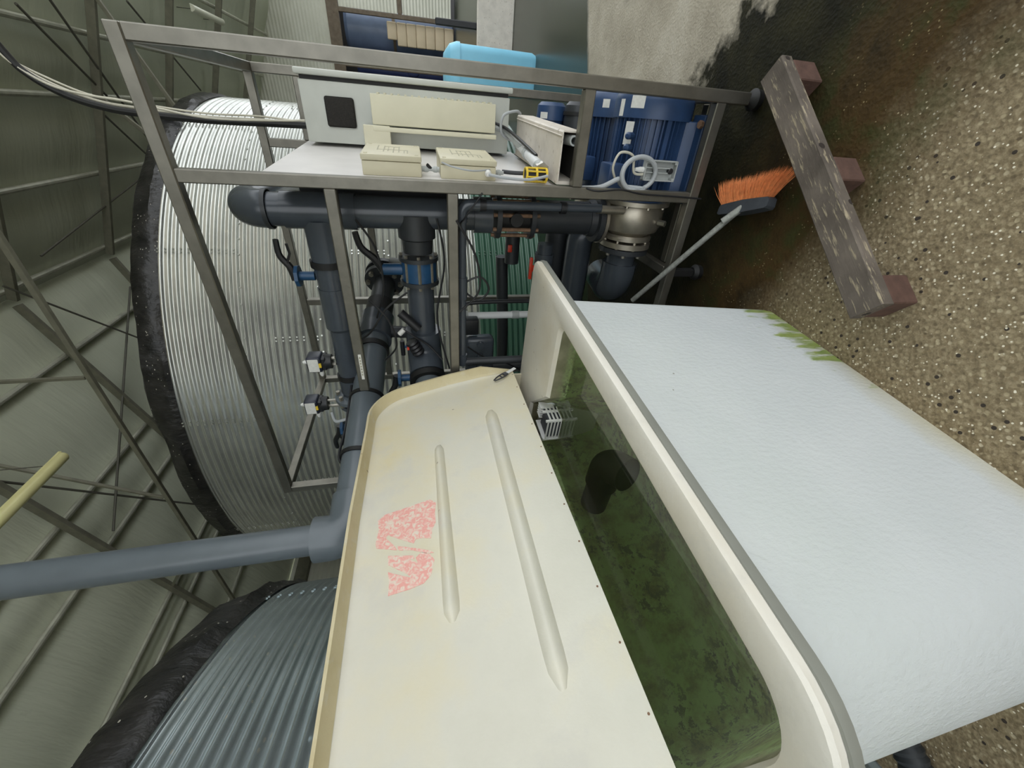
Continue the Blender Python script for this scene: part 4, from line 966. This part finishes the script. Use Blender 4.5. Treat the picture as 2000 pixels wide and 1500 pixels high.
single('dark_shading_panel', lambda bm: pbox(bm, .40, .56, .50, .515, 1.42, 2.2, .003), 'blackp', 'added dark panel for the dark shading behind the riser, left of the middle post', 'plate')  # added panel, its black stands for the deep shading behind the riser

# ================================================================== fibreglass tub
tub = thing('fish_tub', 'big pale fibreglass tub full of green water, in the foreground', 'tub', T(.65, 1.14, 0))
WZ = .940
R4 = lambda a, b, c, d: (a, b, c, d)           # corner radii: near-viewer, far-viewer, far-back, near-back
def rn(s0, s1, t0, t1, r, z, s1n=None, tn=1.235, n=10):
    """tub loop with an optional notch at the far back corner (the skimmer recess)"""
    s1n = s1 if s1n is None else s1n
    L = rr(s0, s1, t0, t1, r, n, T, z); k = 2 * (n + 1)
    M_ = rr(s0, s1n, t0, t1, r, n, T, z)
    return L[:k] + [T(s1, tn, z), T(s1n, tn + .225, z)] + M_[k:3 * (n + 1)] + L[3 * (n + 1):]
def outer(bm):
    L = [rr(-.01, 1.355, .79, 1.68, R4(.2, .05, .06, .2), 10, T, 0.0), rr(-.02, 1.37, .772, 1.70, R4(.22, .06, .07, .22), 10, T, .02), rr(-.025, 1.38, .77, 1.705, R4(.22, .06, .07, .22), 10, T, .05)]
    for k in range(1, 9):
        z = .05 + .92 * k / 8; f = k / 8
        L.append(rr(-.025 - .018 * f, 1.38 + .075 * f, .77 - .027 * f, 1.705 + .02 * f, R4(.24, .06, .07, .24), 10, T, z))
    L.append(rr(-.045, 1.46, .741, 1.73, R4(.24, .06, .07, .24), 10, T, .985)); loft(bm, L, True, True, False)
part('outer_wall', outer, 'tubout', tub)
def rim(bm):
    o = R4(.2, .05, .05, .2); i_ = R4(.12, .05, .05, .12)
    L = [rn(-.096, 1.828, .729, 1.748, o, .99), rn(-.1, 1.832, .725, 1.752, o, 1.028),
         rn(-.096, 1.828, .729, 1.748, o, 1.037), rn(-.085, 1.817, .740, 1.737, o, 1.042),
         rn(-.02, 1.40, .802, 1.70, i_, 1.042, 1.60), rn(-.004, 1.36, .818, 1.684, i_, 1.037, 1.57), rn(0.004, 1.345, .826, 1.676, i_, 1.02, 1.56)]
    loft(bm, L)
rimo = part('rim', rim, 'rim', tub)
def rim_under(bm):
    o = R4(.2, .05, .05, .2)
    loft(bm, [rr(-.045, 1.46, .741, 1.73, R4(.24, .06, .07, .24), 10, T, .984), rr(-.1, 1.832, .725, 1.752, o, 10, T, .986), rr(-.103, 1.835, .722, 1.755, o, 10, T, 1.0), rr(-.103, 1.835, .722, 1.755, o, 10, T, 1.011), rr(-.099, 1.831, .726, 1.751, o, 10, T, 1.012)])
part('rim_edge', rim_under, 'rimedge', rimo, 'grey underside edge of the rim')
def inner(bm):
    i_ = R4(.12, .05, .05, .12)
    L = [rn(0.004 + .012 * k, [1.345, 1.345, 1.34, 1.33, 1.32, 1.30, 1.29][k], .826 + .010 * k, 1.676 - .010 * k, i_, 1.02 - .38 * k / 6, [1.56, 1.53, 1.5, 1.48, 1.46, 1.44, 1.42][k]) for k in range(7)]
    L.append(rn(.12, 1.18, .93, 1.56, R4(.08, .05, .05, .08), .62, 1.2, 1.3)); loft(bm, L, True, False, True)
part('inner_wall', inner, 'algae', tub)
# fixed rear half of the cover behind the raised lid
def deck(bm):
    prism(bm, [(-.09, 1.2145), (1.80, 1.418), (1.80, 1.74), (-.09, 1.74)], T, 1.094, 1.10)
    box(bm, T(.855, 1.735, 1.068), (TS, TW, UP), (1.89, .01, .056))
    box(bm, T(-.085, 1.48, 1.068), (TS, TW, UP), (.01, .50, .056)); box(bm, T(1.795, 1.58, 1.068), (TS, TW, UP), (.01, .30, .056))
part('rear_deck', deck, 'lid', tub)
# floor ribs inside
part('floor_rib', lambda bm: [sweep(bm, [T(.14, t, .627), T(.75, t, .627)], .012, 8) for t in (1.02, 1.14, 1.26)], 'algae', tub)
bm = B(); wl = [bm.verts.new(v) for v in rn(.010, 1.342, .837, 1.664, R4(.12, .05, .05, .12), WZ, 1.53)]; wf = bm.faces.new(wl)
wf.normal_update()
if wf.normal.z < 0: wf.normal_flip()
tag(obj('tank_water', bm, 'water', base=T(.65, 1.14, WZ), renorm=False), 'clear green water standing inside the fibreglass tub', 'water', kind='stuff')
t = thing('water_inlet', 'dark grey elbow pipe under water inside the tub', 'pipe', T(.9, 1.35, .6))
ic = (T(.97, 1.60, .85), T(.97, 1.30, .85), T(.74, 1.22, .76))
part('pipe_body', lambda bm: sweep(bm, [ic[0], ic[1] + (ic[0] - ic[1]) * .4], .062, 24), 'pvc_dark', t)
part('elbow', lambda bm: sweep(bm, [ic[1] + (ic[0] - ic[1]) * .45] + arc(ic[0], ic[1], ic[2], .075, 10) + [ic[1] + (ic[2] - ic[1]) * .42], .074, 24), 'pvc_dark', t)
t = thing('skimmer_grille', 'pale grey slotted skimmer box in the far corner of the tub', 'grille', T(1.42, 1.42, .93))
def skim(bm):
    o = T(1.395, 1.44, .975)
    for k in range(5): box(bm, o + TS * .055 + TW * (.016 * k - .06) + UP * .012, (TS, TW, UP), (.05, .007, .075), .001)
    for k in range(5): box(bm, o - TS * .072 + TW * .0 + UP * (.018 * k - .036), (TS, TW, UP), (.006, .13, .008), .001)
    for k in range(4): box(bm, o - TW * .068 - TS * .02 + UP * (.02 * k - .036), (TS, TW, UP), (.10, .006, .009), .001)
    box(bm, o - TW * .065, (TS, TW, UP), (.012, .012, .10), .001); box(bm, o - TW * .065 - TS * .07, (TS, TW, UP), (.012, .012, .10), .001); box(bm, o + TW * .065 - TS * .07, (TS, TW, UP), (.012, .012, .10), .001)
    box(bm, o + TW * .068, (TS, TW, UP), (.15, .006, .10), .001)
part('grille_body', skim, 'white', t)
part('grille_core', lambda bm: box(bm, T(1.385, 1.44, .97), (TS, TW, UP), (.11, .115, .075), .004), 'brush', t)

# ================================================================== raised lid
lid = thing('tub_lid', 'cream fibreglass lid with faded pink print, standing open on the tub', 'lid', LD(1, 0))
A1 = 2.02
out = [(-.132, 0.0), (-.133, .2), (-.130, .42), (-.118, .58)]
cx_, cy_, rc = .115, .69, .22
for k in range(1, 12):
    a = PI - .12 - (PI / 2 - .12) * k / 11; out.append((cx_ + rc * math.cos(a), cy_ + (.905 - cy_) * math.sin(a)))
for a in (.22, .3, .4, .6, .8, 1.0, 1.2, 1.4, 1.6, 1.8): out.append((a, .905 + .019 * min(1, max(0, (a - .2) / .6))))
for k in range(1, 9):
    a = PI / 2 - (PI / 2) * k / 8; out.append((A1 - .2 + .2 * math.cos(a), .724 + .2 * math.sin(a)))
out += [(A1, .5), (A1, .2), (A1, 0.0)]
cenp = (.93, .45)
def inset(pts, d):
    n = len(pts); res = []
    for i in range(n):
        p = Vector(pts[i]); a = Vector(pts[max(i - 1, 0)]); b = Vector(pts[min(i + 1, n - 1)]); tn = (b - a).normalized(); nn = Vector((tn.y, -tn.x))
        q = p + nn * d
        if i in (0, n - 1): q.y = 0
        res.append((q.x, q.y))
    return res
def lidshape(bm):
    FL = .07
    prof = [(0, FL), (.006, FL), (.008, FL * .6), (.012, FL * .3), (.020, FL * .12), (.034, .003), (.05, 0)]
    loops = []
    for d, h in prof:
        pts = inset(out, d); loops.append([LD(a, b, h * min(1, b / .12 + (0 if b > .001 else 0))) for a, b in pts])
    back = [LD(a, b, -.006) for a, b in out]
    R = [[bm.verts.new(v) for v in L] for L in [back] + loops]; n = len(out)
    for X, Y in zip(R, R[1:]):
        for i in range(n - 1): bm.faces.new((X[i], X[i + 1], Y[i + 1], Y[i]))
    bm.faces.new(R[0]); bm.faces.new(R[-1])
    # lower edge thickness
    bm.faces.new([r[0] for r in R] + [r[-1] for r in reversed(R)])
bm = B(); lidshape(bm)
lo = obj('lid_panel', bm, 'lid', lid)
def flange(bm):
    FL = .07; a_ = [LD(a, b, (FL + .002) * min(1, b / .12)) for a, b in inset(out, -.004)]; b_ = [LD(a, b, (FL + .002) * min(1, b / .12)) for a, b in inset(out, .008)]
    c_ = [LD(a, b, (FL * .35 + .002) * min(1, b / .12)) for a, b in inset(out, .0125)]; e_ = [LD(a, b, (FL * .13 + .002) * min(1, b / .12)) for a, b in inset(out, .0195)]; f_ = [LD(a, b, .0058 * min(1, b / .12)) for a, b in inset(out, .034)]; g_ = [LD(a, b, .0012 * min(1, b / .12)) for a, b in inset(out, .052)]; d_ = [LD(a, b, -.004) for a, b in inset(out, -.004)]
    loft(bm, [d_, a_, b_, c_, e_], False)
part('lid_flange', flange, 'lidedge', lid, 'tan outer flange with shading in its colour')
def ribm(a0, a1, b0, b1, r0, r1, h):
    def f(bm):
        n, m = 26, 9; rows = []
        for i in range(n + 1):
            s = i / n; a = a0 + (a1 - a0) * s; bc = b0 + (b1 - b0) * s
            e = min(1, math.sqrt(max(0, 1 - max(0, 1 - min(s, 1 - s) * 14) ** 2))) if min(s, 1 - s) * 14 < 1 else 1
            rr_ = r0 + (r1 - r0) * s
            rows.append([LD(a, bc + rr_ * (.35 + .65 * e) * (2 * k / m - 1), -.001 + h * e * math.cos(PI / 2 * (2 * k / m - 1)) ** .8 if 0 < k < m else -.002) for k in range(m + 1)])
        loft(bm, rows, False)
    return f
part('stiffening_rib', ribm(.415, 1.33, .527, .532, .026, .032, .028), 'lid', lo)
part('stiffening_rib', ribm(.225, 1.61, .214, .224, .038, .036, .028), 'lid', lo)
LOGO = [[(.811, .827), (.787, .796), (.778, .684), (.768, .590), (.796, .562), (.847, .570), (.899, .569), (.931, .585), (.974, .593), (.96, .631), (.958, .657), (.975, .666), (.947, .71), (.901, .777), (.913, .785), (.96, .748), (.986, .735), (.951, .823), (.925, .828), (.862, .819)],
        [(.966, .735), (.985, .69), (1.010, .635), (1.029, .599), (1.044, .583), (1.037, .616), (1.005, .672), (.988, .73)],
        [(1.0, .772), (1.03, .667), (1.047, .663), (1.042, .683), (1.068, .65), (1.043, .658), (1.024, .633), (1.043, .6), (1.075, .583), (1.135, .6), (1.159, .628), (1.167, .683), (1.169, .764), (1.12, .762), (1.072, .769), (1.098, .723), (1.121, .679), (1.104, .691), (1.041, .77)]]
for poly in LOGO:
    part('pink_print', lambda bm: prism(bm, poly, LD, .0004, .0010), 'pink', lo, 'faded pink printed patch')
for k in range(10): part('rivet_hole', lambda bm: cyl(bm, LD(.07 + .183 * k, .013, .0002), LD(.07 + .183 * k, .013, .0012), .0035, 8), 'rust', lo)
# catch holding the lid to the tub end
def hook(s0, lab):
    t = thing('lid_catch', lab, 'catch', LD(-.09, -.01, .02))
    a, b = LD(-.116, -.016, .016), LD(-.035, .130, .016); d = (b - a).normalized(); x = LN.cross(d).normalized()
    cp = part('catch_plate', lambda bm: box(bm, a + d * .035, (d, x, LN), (.075, .022, .006), .002), 'white', t, 'white metal plate')
    def hk(bm):
        for sg in (-1, 1):
            sweep(bm, spline([a + d * .065 + x * .013 * sg, a + d * .095 + x * .016 * sg, a + d * .13 + x * .013 * sg, a + d * .158 + x * .003 * sg], 5), .0042, 8)
        box(bm, a + d * .075, (d, x, LN), (.028, .032, .010), .003); box(bm, a + d * .108, (d, x, LN), (.006, .03, .006), .001)
    part('catch_hook', hk, 'clipmetal', t, 'black looped hook')
    return t
hook(0, 'black and white hook catch at the right end of the raised lid')

# ================================================================== floor things
ba, bb = P(-.088, -.205, .133), P(.603, -1.043, .133)
bd = (bb - ba).normalized(); bs = bd.cross(UP).normalized()
def beam(bm):
    n = 14; L = []
    for i in range(n + 1):
        c = ba + (bb - ba) * (i / n); wv = .0025 * noise.noise(Vector((i * .9, 3, 1)))
        ring = []
        for x, y in ((-.055, -.022), (-.051, -.027), (.051, -.027), (.055, -.022), (.055, .019), (.050, .024), (-.050, .024), (-.055, .019)):
            ring.append(c + bs * (x * (1 + wv * 4)) + UP * (y + wv))
        L.append(ring)
    loft(bm, L, True, True, True)
single('timber_beam', beam, 'wood', 'weathered wooden beam lying on three reddish blocks beside the tub', 'beam')
for i, (k, lab) in enumerate(((.06, 'reddish support block under the far end of the beam'), (.50, 'reddish support block under the middle of the beam'), (.95, 'reddish support block under the near end of the beam'))):
    c = ba + (bb - ba) * k
    single('support_block', lambda bm: box(bm, Vector((c.x, c.y, .053)), (bd, bs, UP), (.105, .108, .106), .004), 'brick', lab, 'block', 'blocks under the beam')
# broom
br = thing('broom', 'floor broom with orange bristles and long grey handle leaning by the frame', 'broom', P(.43, -.2, 0))
h0, h1 = P(.455, -.20, .075), P(1.02, .075, .34)
hc, hdn = P(.425, -.235, .06), (P(.386, -.365, .06) - P(.466, -.102, .06)).normalized()
hx = Vector((hdn.y, -hdn.x, 0)); 
if hx.dot(E1) > 0: hx = -hx
bh = part('broom_head', lambda bm: loft(bm, [[hc + hdn * (s * .155) + hx * (x * e) + UP * (z * (.8 + .2 * e)) for x, z in ((-.03, -.022), (.028, -.026), (.03, .02), (-.02, .028))] for s, e in ((-1, .55), (-.93, .9), (-.6, 1), (0, 1.12), (.6, 1), (.93, .9), (1, .55))], True, True, True), 'brush', br)
part('handle_socket', lambda bm: cyl(bm, hc + UP * .01, hc + (h1 - h0).normalized() * .09 + UP * .03, .017, 12), 'handle', br)
part('broom_handle', lambda bm: cyl(bm, hc + (h1 - h0).normalized() * .03 + UP * .015, h1, .0145, 14), 'handle', br)
def bristles(bm):
    rnd = random.Random(3)
    for i in range(1500):
        s = rnd.uniform(-.148, .148); z = rnd.uniform(-.016, .016)
        o = hc + hdn * s + hx * .026 + UP * z
        fan = s / .15
        d = (hx * rnd.uniform(.085, .12) + hdn * (fan * .045 + .03 * max(0, fan) + rnd.gauss(.012, .012)) + UP * (z * 1.2 + rnd.gauss(-.012, .008)))
        e = o + d
        e.z = max(e.z, .006)
        m = o + d * .5 + UP * .004
        r = .0011; x, y = basis(d)
        vs0 = [bm.verts.new(o + (x * math.cos(a) + y * math.sin(a)) * r) for a in (0, 2.1, 4.2)]
        vs1 = [bm.verts.new(m + (x * math.cos(a) + y * math.sin(a)) * r) for a in (0, 2.1, 4.2)]
        tip = bm.verts.new(e)
        for k in range(3):
            bm.faces.new((vs0[k], vs0[(k + 1) % 3], vs1[(k + 1) % 3], vs1[k])); bm.faces.new((vs1[k], vs1[(k + 1) % 3], tip))
o = part('bristles', bristles, 'bristle', bh); o['kind'] = 'stuff'
# ribbed hose on the floor by the near end of the tub
single('floor_hose', lambda bm: sweep(bm, [T(-.15 + .012 * k, 1.75 - .10 * math.sin(k * .05), .05) for k in range(45)], lambda s: .045 + .006 * (int(s * 44) % 2), 16), 'pvc_dark', 'dark ribbed hose lying on the floor behind the near end of the tub', 'hose')

# ------------------------------------------------------------------ light
wld = bpy.data.worlds.new('overcast'); SC.world = wld; wld.use_nodes = True
bg = wld.node_tree.nodes['Background']; bg.inputs[0].default_value = (.93, .97, 1.0, 1); bg.inputs[1].default_value = 2.25
SC.view_settings.view_transform = 'Standard'; SC.view_settings.look = 'None'
SC.view_settings.exposure = 0.0; SC.view_settings.gamma = 1; SC.view_settings.use_curve_mapping = False
for o in bpy.data.objects:
    if '_o' in o: del o['_o']
